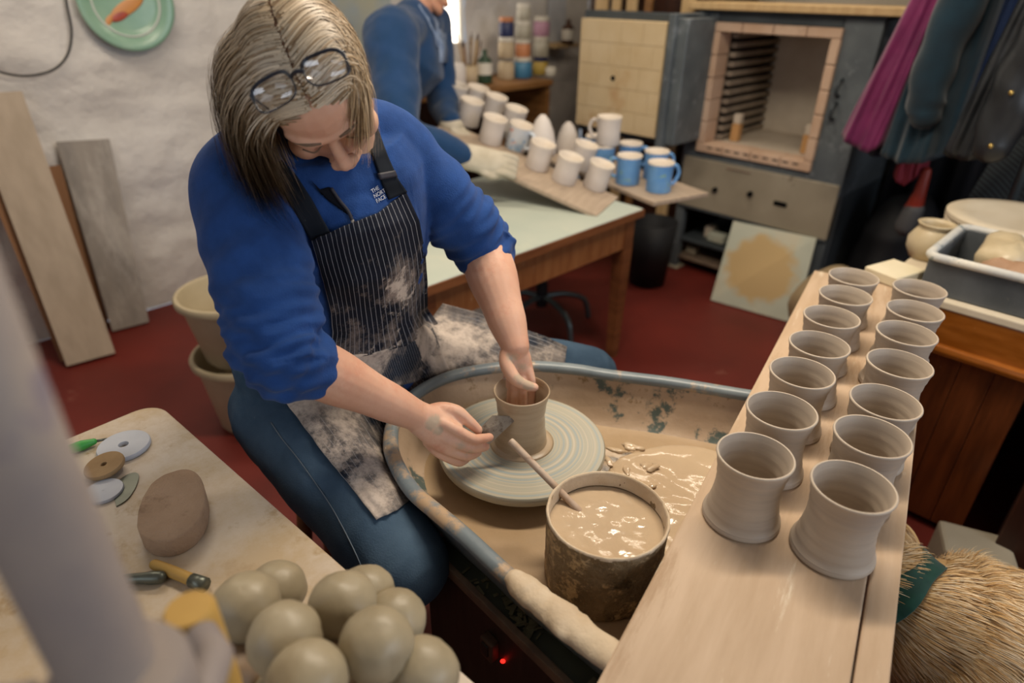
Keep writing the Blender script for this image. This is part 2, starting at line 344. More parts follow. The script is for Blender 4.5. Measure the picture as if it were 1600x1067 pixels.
def ell(c, r, mtx=None, seg=24, rings=16):
    vs, fs = [], []
    for i in range(rings+1):
        th = PI*i/rings
        for k in range(seg):
            a = 2*PI*k/seg
            p = V((r[0]*math.sin(th)*math.cos(a), r[1]*math.sin(th)*math.sin(a), r[2]*math.cos(th))) if 0 < i < rings else V((0, 0, r[2]*math.cos(th)))
            if not (0 < i < rings) and k: continue
            vs.append(p+V(c))
    def idx(i, k): return 0 if i == 0 else (1+(rings-1)*seg if i == rings else 1+(i-1)*seg+k % seg)
    for i in range(rings):
        for k in range(seg):
            f = [idx(i, k), idx(i+1, k), idx(i+1, k+1), idx(i, k+1)]
            g = []
            for q in f:
                if q not in g: g.append(q)
            fs.append(tuple(g))
    if mtx: vs = [mtx @ v for v in vs]
    return vs, fs
def prism(poly, z0, z1, bev=0.0):
    bm = bmesh.new(); vs = [bm.verts.new((p[0], p[1], z0)) for p in poly]; f = bm.faces.new(vs)
    r = bmesh.ops.extrude_face_region(bm, geom=[f]); up = [e for e in r['geom'] if isinstance(e, bmesh.types.BMVert)]
    for v in up: v.co.z = z1
    bmesh.ops.recalc_face_normals(bm, faces=bm.faces[:])
    if bev: bmesh.ops.bevel(bm, geom=bm.edges[:], offset=bev, segments=2, affect='EDGES')
    bm.verts.index_update(); out = [v.co.copy() for v in bm.verts], [tuple(v.index for v in f.verts) for f in bm.faces]
    bm.free(); return out
def slabquad(A, B, C, D, th):
    """thick board with face A,B,C,D (counter-clockwise seen from its front), th towards the back"""
    A, B, C, D = map(V, (A, B, C, D)); n = (B-A).cross(D-A).normalized()*th
    vs = [A, B, C, D, A-n, B-n, C-n, D-n]
    return vs, [(0, 1, 2, 3), (7, 6, 5, 4), (0, 4, 5, 1), (1, 5, 6, 2), (2, 6, 7, 3), (3, 7, 4, 0)]
def fuse(parts, voxel, smooth=3, name='body', factor=.5):
    g = join(*parts); me = bpy.data.meshes.new('tmp'); me.from_pydata([tuple(v) for v in g[0]], [], g[1])
    bm = bmesh.new(); bm.from_mesh(me); bmesh.ops.recalc_face_normals(bm, faces=bm.faces[:]); bm.to_mesh(me); bm.free()
    o = bpy.data.objects.new('tmp', me); col.objects.link(o)
    md = o.modifiers.new('r', 'REMESH'); md.mode = 'VOXEL'; md.voxel_size = voxel; md.adaptivity = 0
    if smooth:
        s = o.modifiers.new('s', 'SMOOTH'); s.factor = factor; s.iterations = smooth
    dg = bpy.context.evaluated_depsgraph_get(); dg.update()
    out = bpy.data.meshes.new_from_object(o.evaluated_get(dg)); out.name = name
    bpy.data.objects.remove(o); bpy.data.meshes.remove(me)
    return out
def mesh_np(me):
    a = np.empty(len(me.vertices)*3); me.vertices.foreach_get('co', a); return a.reshape(-1, 3)
def set_np(me, a): me.vertices.foreach_set('co', a.ravel()); me.update()
def normals_np(me):
    a = np.empty(len(me.vertices)*3); me.vertex_normals.foreach_get('vector', a); return a.reshape(-1, 3)
def setattr_float(me, name, vals):
    at = me.attributes.new(name, 'FLOAT', 'POINT'); at.data.foreach_set('value', np.asarray(vals, dtype=np.float32))
def displace(me, fn):
    a = mesh_np(me); n = normals_np(me)
    d = np.array([fn(V(p), V(q)) for p, q in zip(a, n)]); set_np(me, a+n*d[:, None])
def copy_tree(o, parent=None):
    c = o.copy(); col.objects.link(c); c.parent = parent
    for ch in list(o.children): copy_tree(ch, c)
    return c
def ribbons(name, strands, m, parent):
    """strands: list of (points Nx3, outward Nx3, width0, width1, color0, color1) -> one mesh of tapered ribbons"""
    vs, fs, cs = [], [], []
    for P, O, w0, w1, c0, c1 in strands:
        n = len(P); b = len(vs)
        T = np.gradient(P, axis=0); W = np.cross(T, O); W /= (np.linalg.norm(W, axis=1, keepdims=True)+1e-9)
        t = np.linspace(0, 1, n)[:, None]; w = (w0+(w1-w0)*t**1.5)/2
        A = P-W*w; B = P+W*w; c = np.array(c0)*(1-t)+np.array(c1)*t
        for i in range(n):
            vs.append(A[i]); vs.append(B[i]); cs.append(c[i]); cs.append(c[i])
            if i < n-1: k = b+2*i; fs.append((k, k+1, k+3, k+2))
    me = bpy.data.meshes.new(name); me.from_pydata(np.array(vs).tolist(), [], fs)
    at = me.color_attributes.new('Col', 'FLOAT_COLOR', 'POINT')
    at.data.foreach_set('color', np.hstack([np.array(cs), np.ones((len(cs), 1))]).astype(np.float32).ravel())
    return meshobj(name, me, m, parent)
def nval(p, s, o=0): return noise.noise(V((p[0]*s+o, p[1]*s, p[2]*s)))
def structure(o): o['kind'] = 'structure'; return o

# ================================================================== ROOM SHELL
VL, UB, VR, UR, HC = -3.39, 4.15, 2.2, -1.7, 2.6
def rgrid(nu, nz, fn, skip=None):
    vs, fs = [], []
    for i in range(nu+1):
        for j in range(nz+1): vs.append(fn(i/nu, j/nz))
    for i in range(nu):
        for j in range(nz):
            if skip and skip((i+.5)/nu, (j+.5)/nz): continue
            a = i*(nz+1)+j; fs.append((a, a+nz+1, a+nz+2, a+1))
    return vs, fs
# floor: painted concrete
structure(mesh('floor', slabquad(ruv(UR, VL), ruv(UR, VR), ruv(UB, VR), ruv(UB, VL), .1), 'floor', smooth=False))
structure(mesh('ceiling', slabquad(ruv(UR, VL, HC), ruv(UB, VL, HC), ruv(UB, VR, HC), ruv(UR, VR, HC), .1), 'ceil', smooth=False))
# rough whitewashed masonry wall (left), with the small window's opening
WIN = (2.62, 2.935, 1.14, 1.80)
def lw(a, b):
    u = UR+(UB-UR)*a; z = HC*b
    d = .016*nval((u*1.0, 0, z*1.6), 2.2)+.012*nval((u, 5, z*1.6), 5)+.005*nval((u, 9, z), 13)
    row = math.floor(z/.17); d += .010*noise.noise(V((u*2.4+row*7.3, row*3.1, 0)))
    return ruv(u, VL+d-.005, z)
structure(mesh('wall_left', rgrid(260, 120, lw, lambda a, b: WIN[0] < UR+(UB-UR)*a < WIN[1] and WIN[2] < HC*b < WIN[3]), 'wallw'))
structure(mesh('wall_back', slabquad(ruv(UB, VL, 0), ruv(UB, VR, 0), ruv(UB, VR, HC), ruv(UB, VL, HC), .12), 'wallp', smooth=False))
def wall_with_hole(name, P, a0, a1, h0, h1, A0, A1):
    g = join(*[slabquad(P(x0, z0), P(x1, z0), P(x1, z1), P(x0, z1), .12) for x0, x1, z0, z1 in
               ((A0, a0, 0, HC), (a1, A1, 0, HC), (a0, a1, 0, h0), (a0, a1, h1, HC))])
    return structure(mesh(name, g, 'wallp', smooth=False))
wall_with_hole('wall_right', lambda a, z: ruv(a, VR, z), .3, 2.5, 1.05, 2.25, UR, UB)
wall_with_hole('wall_rear', lambda a, z: ruv(UR, a, z), -1.7, .5, 1.05, 2.25, VL, VR)
def window(name, P, a0, a1, z0, z1, n, deep, pane=None, bar=.03):
    e = bpy.data.objects.new(name, None); col.objects.link(e); structure(e)
    def b(x0, x1, y0, y1): return join(*[ (lambda q: q)(boxw(P, x0, x1, y0, y1, deep))])
    mesh('window_frame', join(b(a0, a1, z0, z0+bar), b(a0, a1, z1-bar, z1), b(a0, a0+bar, z0, z1), b(a1-bar, a1, z0, z1)), 'winframe', e, False)
    for k in range(1, n):
        x = a0+(a1-a0)*k/n; mesh('mullion', b(x-.015, x+.015, z0, z1), 'winframe', e, False)
    if pane: mesh('pane', boxw(P, a0, a1, z0, z1, .006), pane, e, False)
    return e
def boxw(P, x0, x1, z0, z1, d):
    c = [P(x0, z0, -d/2), P(x1, z0, -d/2), P(x1, z1, -d/2), P(x0, z1, -d/2), P(x0, z0, d/2), P(x1, z0, d/2), P(x1, z1, d/2), P(x0, z1, d/2)]
    return c, [(0, 1, 2, 3), (7, 6, 5, 4), (0, 4, 5, 1), (1, 5, 6, 2), (2, 6, 7, 3), (3, 7, 4, 0)]
window('window_1', lambda a, z, d: ruv(a, VL-.06+d, z), WIN[0]-.02, WIN[1]+.02, WIN[2]-.02, WIN[3]+.02, 1, .05, 'sky')
window('window_2', lambda a, z, d: ruv(a, VR+.06+d, z), .3, 2.5, 1.05, 2.25, 3, .05)
window('window_3', lambda a, z, d: ruv(UR-.06+d, a, z), -1.7, .5, 1.05, 2.25, 3, .05)
for (p, e), nm in zip(LAMPS, ('above the potter\'s wheel', 'by the whitewashed wall', 'in front of the kiln')):
    t = thing('ceiling_lamp', 'white strip lamp on the ceiling '+nm, 'lamp', p)
    mesh('housing', boxat(-.65, .65, -.06, .06, 0, .1, .01), 'lampw', t, False)
    mesh('tube', tube([(-.6, 0, -.03), (.6, 0, -.03)], .016, 12), 'tube', t)

# ================================================================== WHEEL, PAN AND MACHINE
WC = V((.022, 1.029, 0)); WZ = .673; RIMZ = .727
rimpx = [(945, 1011), (883, 964), (836, 926), (788, 888), (731, 835), (684, 795), (646, 762), (621, 724), (610, 690), (616, 650), (644, 614), (686, 589), (729, 576), (782, 568), (830, 566), (897, 571), (953, 580), (1050, 592), (1160, 610)]
rimpts = [(.215, .462)]+[tuple(atz(x, y, RIMZ).to_2d()) for x, y in rimpx]+[(.62, 1.112)]
rim = spline([V((x, y, 0)) for x, y in rimpts], 6)
endp = [V((.62, 1.112, 0)), V((.60, 1.05, 0)), V((.42, .76, 0)), V((.255, .49, 0)), V((.215, .462, 0))]
loop = rim + spline(endp, 6)[1:-1]
cen = V((.16, .88, 0))
def ring_in(P, d, z):
    out = []; n = len(P)
    for i in range(n):
        t = (P[(i+1) % n]-P[i-1]); nrm = V((t.y, -t.x, 0)).normalized()
        if nrm.dot(cen-P[i]) < 0: nrm = -nrm
        out.append(V((P[i].x, P[i].y, 0))+nrm*d+V((0, 0, z)))
    return out
pan = thing('splash_pan', 'grey plastic teardrop splash pan of the potter\'s wheel, smeared with wet clay', 'splash pan', (0, 0, 0))
def panloft(name, prof, m, jag=0):
    rs = [ring_in(loop, d, z) for d, z in prof]
    n = len(loop); vs = [v for r in rs for v in r]; fs = []
    if jag: vs = [v+V((0, 0, jag*noise.noise(v*35))) for v in vs]
    for i in range(len(rs)-1):
        for k in range(n): k2 = (k+1) % n; fs.append((i*n+k, i*n+k2, (i+1)*n+k2, (i+1)*n+k))
    return mesh(name, (vs, fs), m, pan)
rp = [(.0145*math.cos(a), RIMZ-.010+.012*math.sin(a)) for a in np.linspace(PI*1.25, -.25*PI, 12)]
panloft('rim', [(-x, z) for x, z in [(a, b) for a, b in rp]][::1], 'pangrey')
panloft('pan_wall', [(.009, RIMZ-.016), (.016, RIMZ-.04), (.028, .66), (.038, .63), (.06, .617)], 'panin')
panloft('outer_wall', [(-.009, RIMZ-.016), (.004, RIMZ-.028), (.022, .64), (.036, .606)], 'pangrey')
fl = ring_in(loop, .05, .618); fo = ring_in(loop, .05, .604)
mesh('pan_floor', (fl+fo, [tuple(range(len(fl))), tuple(range(len(fl), 2*len(fl)))[::-1]]), 'panslip', pan, False)
# dried slip caked on the near straight stretch of the rim
P = spline([V((.21, .466, RIMZ))]+[atz(x, y, RIMZ) for x, y in rimpx[:3]]+[atz(802, 899, RIMZ)], 10)
g = tube(P, [(.014+.003*noise.noise(p*40), (.0165+.008*min(1, (len(P)-1-i)/14))+.004*noise.noise(p*30+V((3, 0, 0)))) for i, p in enumerate(P)], 16, (0, 0, 1), True)
g = ([v+V((0, 0, -.008))+V((.003*noise.noise(v*70), .003*noise.noise(v*70+V((9, 0, 0))), .003*noise.noise(v*60+V((0, 7, 0))))) for v in g[0]], g[1])
tag(mesh('dried_slip_crust', g, 'dryclay', pan), 'pale dried slip caked on rim', None)
# wet slip puddle filling the far half of the pan
pl = []
sl = []
for k in range(64):
    a = 2*PI*k/64
    sl.append(V((.355+.185*math.cos(a)*(1+.06*noise.noise(V((math.cos(a)*2, math.sin(a)*2, 0)))), .90+.19*math.sin(a), 0)))
vs, fs = [], []
rings = 14
for i in range(rings+1):
    q = i/rings
    for k in range(64):
        p = V((.355, .90, 0)).lerp(sl[k], q)
        z = .632+(.007*nval(p, 14)+.004*nval(p, 34, 4))*min(1, (1-q)*4)-(.013 if i == rings else 0)
        # lumps of collapsed clay near the wheel head
        e = (p-V((.205, 1.03, 0))).length; z += max(0, .016-(e-.03)*.25)*max(0, .5+nval(p, 42)) if e < .09 else 0
        vs.append(V((p.x, p.y, z)))
for i in range(rings):
    for k in range(64): k2 = (k+1) % 64; fs.append((i*64+k, (i+1)*64+k, (i+1)*64+k2, i*64+k2))
tag(mesh('slip_puddle', (vs, fs), 'slip', pan), 'wet slip pooled in the pan', None)
# lumps of wet scraps
random.seed(3)
for k in range(12):
    x, y = .19+random.uniform(-.02, .10), 1.02+random.uniform(-.09, .06)
    r = random.uniform(.005, .012)
    q = ell((0, 0, 0), (r*1.9, r*.9, r*.5), Matrix.Rotation(random.uniform(0, 3), 3, 'Z'), 12, 8)
    q = ([v*(1+.7*noise.noise(v*110+V((k, 0, 0)))) + V((x, y, .638)) for v in q[0]], q[1])
    mesh('clay_scrap', q, 'slip', pan)

wh = thing('potters_wheel_head', 'round pale grey wheel head streaked with slip, spinning in the pan', 'wheel head', (WC.x, WC.y, 0))
mw = mat('wheel_streaks', '#a8a89b', rough=.3, spec=.5)
nt = mw.node_tree; b = nt.nodes['Principled BSDF']   # concentric slip streaks
tc = nt.nodes.new('ShaderNodeTexCoord'); sx = nt.nodes.new('ShaderNodeVectorMath'); sx.operation = 'MULTIPLY'; sx.inputs[1].default_value = (1, 1, 0)
ln = nt.nodes.new('ShaderNodeVectorMath'); ln.operation = 'LENGTH'
nt.links.new(tc.outputs['Object'], sx.inputs[0]); nt.links.new(sx.outputs[0], ln.inputs[0])
nn = nt.nodes.new('ShaderNodeTexNoise'); nn.noise_dimensions = '4D'; nn.inputs['Scale'].default_value = 3.2; nn.inputs['Detail'].default_value = 2
nt.links.new(tc.outputs['Object'], nn.inputs['Vector'])
mu = nt.nodes.new('ShaderNodeMath'); mu.operation = 'MULTIPLY_ADD'; mu.inputs[1].default_value = 140; nt.links.new(ln.outputs['Value'], mu.inputs[0]); nt.links.new(nn.outputs['Fac'], mu.inputs[2])
n1 = nt.nodes.new('ShaderNodeTexNoise'); n1.noise_dimensions = '1D'; n1.inputs['Scale'].default_value = 1.0; n1.inputs['Detail'].default_value = 4
nt.links.new(mu.outputs[0], n1.inputs['W'])
rp2 = nt.nodes.new('ShaderNodeValToRGB'); cr = rp2.color_ramp
cr.elements[0].position = .30; cr.elements[0].color = lin('#939d9f')
cr.elements[1].position = .68; cr.elements[1].color = lin('#b9b1a0')
e = cr.elements.new(.42); e.color = lin('#9aa09a'); e = cr.elements.new(.52); e.color = lin('#aaa390')
nt.links.new(n1.outputs['Fac'], rp2.inputs[0]); nt.links.new(rp2.outputs[0], b.inputs['Base Color'])
mesh('disc', mv(lathe([(.02, WZ-.022), (.158, WZ-.022), (.166, WZ-.018), (.1685, WZ-.010), (.1685, WZ-.004), (.1655, WZ), (.10, WZ+.0005), (.02, WZ+.0005)], 96), 0, 0, 0), mw, wh, sharp=40)
mesh('clay_ring', lathe([(.050, WZ), (.066, WZ), (.061, WZ+.002), (.055, WZ+.005), (.050, WZ+.005)], 64, False), 'potclay', wh)
mesh('shaft', lathe([(.03, .612), (.03, WZ-.02), (.055, WZ-.02)], 24), 'pangrey', wh)

# the pot being thrown
pot = thing('thrown_pot', 'wet waisted clay pot being shaped in the potter\'s hands on the wheel', 'pot', (WC.x-.002, WC.y, WZ+.0008))
def potprof(R, H, base, waist, th, foot=True):
    pr = []
    n = 22
    for i in range(n+1):
        t = i/n
        if t < .55: r = base+(waist-base)*math.sin(t/.55*PI/2)
        else: s = (t-.55)/.45; r = waist+(R-waist)*s*s*(1.5-.5*s)
        pr.append([r, t*H])
    if foot:
        pr[0][0] -= .003; pr.insert(1, [base, .003]); pr.insert(2, [base+.0005, .006]); pr.insert(3, [base-.0015, .0095]); pr.insert(4, [base-.0005, .011])
        pr = [p for i, p in enumerate(pr) if not (i > 4 and p[1] < .012)]
    out = [tuple(p) for p in pr]
    out[-1] = (R, H-.003)
    out += [(R-.0005, H-.0008), (R-.002, H), (R-th*.8, H-.0005), (R-th, H-.003)]
    inner = [(max(r-th, .01), z) for r, z in out[:-4] if th*1.6 < z < H-.006][::-1]
    out += inner
    out += [(inner[-1][0]-.006, th*1.2), (.004, th*1.1)]
    return [(0.004, 0.0)]+out
PR = potprof(.0548, .125, .0535, .0465, .0035, False)
PR = [(r+(.0006*math.sin(z*900)+.0004*math.sin(z*420) if .01 < z < .118 else 0), z) for r, z in PR]
mesh('pot_body', lathe(PR, 72), 'potclay', pot, sharp=60)

# bucket of slip and stick
bk = thing('slip_bucket', 'clay-crusted bucket full of wet slip standing inside the splash pan', 'bucket', (.153, .745, .6185))
wobf = lambda a, z: .020*noise.noise(V((math.cos(a)*2.2, math.sin(a)*2.2, z*16)))+.016*noise.noise(V((math.cos(a)*7, math.sin(a)*7, z*60)))+.010*noise.noise(V((math.cos(a)*16, math.sin(a)*16, z*140)))
bpf = [(.004, 0), (.088, 0), (.092, .003)]+[(.0935+.0022*q, .006+.128*q) for q in np.linspace(0, 1, 26)]+[(.096, .1385), (.0945, .1405), (.0925, .139), (.0915, .12), (.090, .08)]
mesh('wall', lathe(bpf, 110, False, wobf), 'buck', bk)
def crest(a): return .010*noise.noise(V((math.cos(a)*3, math.sin(a)*3, 4)))
g = lathe([(.0958, .136), (.0962, .140), (.0950, .1425), (.0930, .1425), (.0915, .139), (.0912, .128), (.0905, .115)], 72, False, lambda a, z: .012*noise.noise(V((math.cos(a)*6, math.sin(a)*6, z*30))))
mesh('caked_rim', g, 'dryclay', bk)
vs, fs = [], []
for i in range(15):
    r = .0915*i/14
    for k in range(48):
        a = 2*PI*k/48; p = V((r*math.cos(a), r*math.sin(a), 0)); vs.append(p+V((0, 0, .112+(.0032*nval(p, 30)+.0022*nval(p, 60, 3))*(1 if i < 13 else 0))))
for i in range(14):
    for k in range(48): k2 = (k+1) % 48; fs.append((i*48+k, (i+1)*48+k, (i+1)*48+k2, i*48+k2))
tag(mesh('slip', (vs, fs), 'slip', bk), 'glossy liquid slip', None)
A, B = att(797, 688, 1.09), atz(907, 800, .725)
d = (B-A).normalized(); P = [A+d*s for s in (0, .003, .01, .05, .1)]+[B, B+d*.06]
tag(mesh('stirring_stick', tube(P, [.0052, .0062, .0064, .0062, .006, .006, .006], 14, None, False), 'stick'), 'pinkish wooden stick standing in the bucket of slip', 'stick')

# machine body under the pan
mb = thing('wheel_machine', 'dark steel wheel machine body carrying the splash pan, with side switch', 'wheel machine', (0, 0, 0))
E0, E1 = atz(680, 872, .588), atz(886, 1075, .588)
ed = (E1-E0).normalized(); en = V((-ed.y, ed.x, 0))
if en.dot(V((1, 1, 0))) < 0: en = -en
K0, K1 = E0-ed*.03, E1+ed*.30
poly = [K0, K1, K1+en*.36, K0+en*.36]
mesh('body', prism([p.to_2d() for p in poly], .06, .586), 'machside', mb, False)
mesh('top_plate', prism([(p+q).to_2d() for p, q in zip(poly, (en*.004, en*.004, -en*.004, -en*.004))], .586, .590), 'mach', mb, False)
ang = math.atan2(ed.y, ed.x)
mt = Matrix.Translation((K0+K1)/2+V((0, 0, .006))) @ Matrix.Rotation(ang, 4, 'Z')
mesh('edge_strip', xf(box((K1-K0).length, .012, .022, .003, 2, False), mt), 'machedge', mb, False)
S = atz(762, 1022, .50); S = S - en*((S-E0).dot(en)) ; S.z = .515
mt = Matrix.Translation(S-en*.008) @ Matrix.Rotation(ang, 4, 'Z')
sw = mesh('switch', xf(box(.030, .018, .046, .004, 2, False), mt), 'switch', mb)
mesh('rocker', xf(box(.016, .010, .026, .002, 2, False), mt @ Matrix.Translation((0, -.008, .004))), 'machside', sw)
mesh('led', xf(ell((0, 0, 0), (.0045, .003, .0045), None, 12, 8), Matrix.Translation(S+ed*.028-en*.003-V((0, 0, .012)))), 'led', mb)
for k, (x, y) in enumerate(((.08, .05), (.9, .05), (.08, .31), (.9, .31))):
    p = K0+ed*(x*(K1-K0).length)+en*y
    mesh('foot', mv(lathe([(.02, 0), (.02, .062)], 12), p.x, p.y, 0), 'machside', mb, sharp=40)
random.seed(11)   # dry trimmings lying on the machine top
cg = []
for k in range(150):
    s = random.choice((.22, .3, .33, .36, .62, .66)); c = K0+ed*((K1-K0).length*(s+random.gauss(0, .025)))+en*abs(random.gauss(.045, .02))
    r = random.uniform(.004, .012)
    q = box(r*2, r*random.uniform(.4, 1), r*.25, 0)
    cg.append(xf(q, Matrix.Translation(V((c.x, c.y, .5915+random.uniform(0, .004)))) @ Matrix.Rotation(random.uniform(0, 6), 4, 'Z') @ Matrix.Rotation(random.uniform(-.5, .5), 4, 'X')))
tag(mesh('clay_trimmings', join(*cg), 'crumb', None, False), 'dry dark clay trimmings scattered on the machine top', 'clay trimmings', None, 'stuff')

# ================================================================== WARE BOARD AND MUGS
BL0, bd = V((.109, .473, 0)), V((.52, .854, 0)).normalized(); bn = V((bd.y, -bd.x, 0))
BZ = .753
ba = math.atan2(bd.y, bd.x)
def plank(name, s0, s1, n0, n1, z0, z1, m, label, cat, parent=None, group=None):
    c = BL0+bd*((s0+s1)/2)+bn*((n0+n1)/2)
    o = mesh(name, box(s1-s0, n1-n0, z1-z0, .003, 2), m, parent, False)
    o.location = (c.x, c.y, z0); o.rotation_euler = (0, 0, ba)
    return tag(o, label, cat, group)
mb2 = mat('ware_board_grain', '#b0967a', '#bfa68c', scale=4, rough=.6, stretch=(1, 7, 7), bump=.15, bscale=30, spots=[('#94745299'[:7], 3, .56, .74), ('#d9cbb4', 6, .60, .72)])
plank('ware_board', -.52, 1.50, 0, .258, BZ-.018, BZ, mb2, 'long pale wooden ware board carrying two rows of thrown mugs', 'board')
plank('ware_board', -.50, 1.48, .262, .300, BZ-.030, BZ-.008, mb2, 'narrow empty board lying along the far side of the mug board', 'board')
MUGS = dict(A=(.6, 1.236), B=(.79, 1.128), C=(.733, 1.427), D=(.928, 1.321), E=(.866, 1.625), F=(1.044, 1.482), G=(.992, 1.804), H=(1.188, 1.685),
            I=(1.117, 2.003), J=(1.313, 1.88), K=(1.248, 2.186), L=(1.441, 2.061), M=(1.36, 2.363), N=(1.555, 2.242))
MPR = potprof(.0562, .1235, .0585, .0478, .0042)
MPR = [(r+(.00045*math.sin(z*700)+.0003*math.sin(z*310) if .014 < z < .115 else 0), z) for r, z in MPR]
mug_me = None
random.seed(5)
for k, (x, y) in MUGS.items():
    left = k in 'ACEGIKM'
    nth = ('seventh', 'sixth', 'fifth', 'fourth', 'third', 'second', 'first')[('ACEGIKM' if left else 'BDFHJLN').index(k)]
    lab = 'raw grey clay mug, %s from the card box in the row beside the %s' % (nth, 'splash pan' if left else 'pine cabinet')
    if mug_me is None:
        o = mesh('clay_mug', lathe(MPR, 64), 'clay', sharp=50); mug_me = o.data
    else:
        o = bpy.data.objects.new('clay_mug', mug_me); col.objects.link(o)
    s = .6032
    o.location = (x*s, y*s, BZ); o.rotation_euler = (0, 0, random.uniform(0, 6)); q = random.uniform(.985, 1.015); o.scale = (1, 1, q)
    tag(o, lab, 'mug', 'thrown mugs in the row by the pan' if left else 'thrown mugs in the row by the cabinet')

# ================================================================== THE POTTER
def chain(P, r, seg=14, ref=None, n=5):
    Q, rr = spline(P, n, list(r)); return tube(Q, rr, seg, ref, True)
def head_parts(Mx, scale=1.0):
    """fused later; local x right, y forward, z up; Mx 4x4 local->world"""
    e = lambda c, r, s=20, k=14: ell(c, r, None, s, k)
    parts = [e((0, -.012, .032), (.0755, .097, .088), 32, 24), e((0, .022, -.030), (.061, .070, .078), 28, 20), e((0, .030, .035), (.066, .068, .062)),
             e((0, .066, -.104), (.024, .022, .018)), chain([(-.056, .01, -.075), (-.03, .056, -.104), (0, .072, -.11), (.03, .056, -.104), (.056, .01, -.075)], [.014, .016, .018, .016, .014], 12),
             chain([(0, .088, .012), (0, .099, -.012), (0, .111, -.034)], [.0085, .0095, .0120], 12), e((.012, .106, -.040), (.0095, .010, .008)), e((-.012, .106, -.040), (.0095, .010, .008)),
             chain([(-.05, .070, .022), (-.03, .088, .022), (0, .090, .018), (.03, .088, .022), (.05, .070, .022)], [.009, .0115, .010, .0115, .009], 12),
             chain([(-.024, .084, -.070), (-.01, .0965, -.066), (0, .0975, -.068), (.01, .0965, -.066), (.024, .084, -.070)], [.004, .0068, .0066, .0068, .004], 10),
             chain([(-.021, .084, -.074), (0, .0945, -.079), (.021, .084, -.074)], [.004, .0075, .004], 10)]
    for s in (-1, 1):
        parts += [e((s*.032, .074, -.001), (.0165, .016, .014)), e((s*.044, .056, -.038), (.026, .026, .026)), e((s*.070, -.012, -.012), (.009, .018, .030))]
    return [xf(p, Mx) for p in parts]
def hand_finger(P, r0, r1): return chain(P, [r0+(r1-r0)*i/(len(P)-1) for i in range(len(P))], 14, None, 5)

lx = V((.774, .633, 0)); fx = V((.633, -.774, 0))      # her left, her facing
HB = -Fw
hf = (Rt*.35-Up*.92+HB*.12).normalized(); hl = (Rt*.92+Up*.38-HB*.02); hl = (hl-hf*hl.dot(hf)).normalized()
hu = (-hl).cross(hf).normalized()
HC0 = att(482, 122, .905)
HM = Matrix.Translation(HC0) @ Matrix((-hl, hf, hu)).transposed().to_4x4() @ Matrix.Translation((0, 0, -.02))
J = {k: att(*v) for k, v in dict(Rsh=(378, 290, .995), Lsh=(612, 232, 1.15), Rel=(437, 548, .95), Rwr=(648, 648, 1.155), Lel=(752, 380, 1.31), Lwr=(805, 540, 1.255),
     Rhip=(445, 640, 1.35), Lhip=(612, 555, 1.56), Rkn=(632, 880, 1.10), Lkn=(918, 590, 1.63)).items()}
NK = J['Rsh'].lerp(J['Lsh'], .5)+V((0, 0, .055))
# ---- skin body: one continuous surface (head, neck, trunk, arms, hands, legs)
SP = [(-.385, 1.19, .66), (-.385, 1.185, .80), (-.37, 1.165, .92), (-.35, 1.135, 1.02), (-.33, 1.105, 1.12), (-.318, 1.085, 1.20), (-.312, 1.07, 1.26), (-.308, 1.055, 1.30)]
TA = [(.185, .135), (.185, .15), (.18, .145), (.178, .138), (.182, .13), (.172, .108), (.125, .08), (.066, .06)]
def trunk(k=1.0, top=8, ex=0):
    Q, rr = spline(SP[:top], 5, [(a*k+ex, b*k+ex) for a, b in TA[:top]])
    return tube(Q, rr, 36, lx, False)
skin = head_parts(HM)
skin += [tube([NK-V((0, 0, .06)), NK, HC0.lerp(NK, .5)-hf*.03, HC0-hu*.05-hf*.03], [.062, .056, .053, .055], 20, None, True), trunk(.82, 7)]
skin += [chain([J['Rsh'], J['Rel']], [.05, .047], 18), chain([J['Rel'], J['Rel'].lerp(J['Rwr'], .3), J['Rel'].lerp(J['Rwr'], .7), J['Rwr']], [.046, .0465, .036, .0285], 20),
         chain([J['Lsh'], J['Lel']], [.05, .049], 18), chain([J['Lel'], J['Lel'].lerp(J['Lwr'], .3), J['Lel'].lerp(J['Lwr'], .7), J['Lwr']], [.050, .052, .040, .0285], 20)]
skin += [chain([J['Rhip'], J['Rkn']], [.07, .055]), chain([J['Lhip'], J['Lkn']], [.07, .055])]
# right hand pinching the steel rib (points: photo pixel + depth along the view)
a = att
skin += [tube([J['Rwr'], a(668, 660, 1.163), a(686, 672, 1.170), a(700, 682, 1.172)], [(.0215, .0285), (.0215, .033), (.020, .036), (.0165, .033)], 20, HB, True),
         hand_finger([a(672, 655, 1.165), a(697, 663, 1.158), a(737, 685, 1.166), a(752, 685, 1.178), a(765, 683, 1.188)], .0122, .0082),
         hand_finger([a(668, 668, 1.170), a(690, 683, 1.163), a(732, 699, 1.172), a(748, 700, 1.186), a(759, 698, 1.196)], .0118, .0080),
         hand_finger([a(668, 680, 1.176), a(686, 697, 1.172), a(725, 712, 1.182), a(738, 711, 1.196), a(747, 707, 1.206)], .0112, .0076),
         hand_finger([a(668, 690, 1.182), a(684, 707, 1.182), a(714, 722, 1.192), a(725, 720, 1.204), a(732, 715, 1.212)], .0100, .0068),
         hand_finger([a(664, 648, 1.175), a(688, 640, 1.176), a(713, 643, 1.178), a(732, 658, 1.186), a(747, 672, 1.196)], .0165, .0092),
         ell((0, 0, 0), (.02, .02, .016), Matrix.Translation(a(690, 652, 1.178)), 16, 12)]
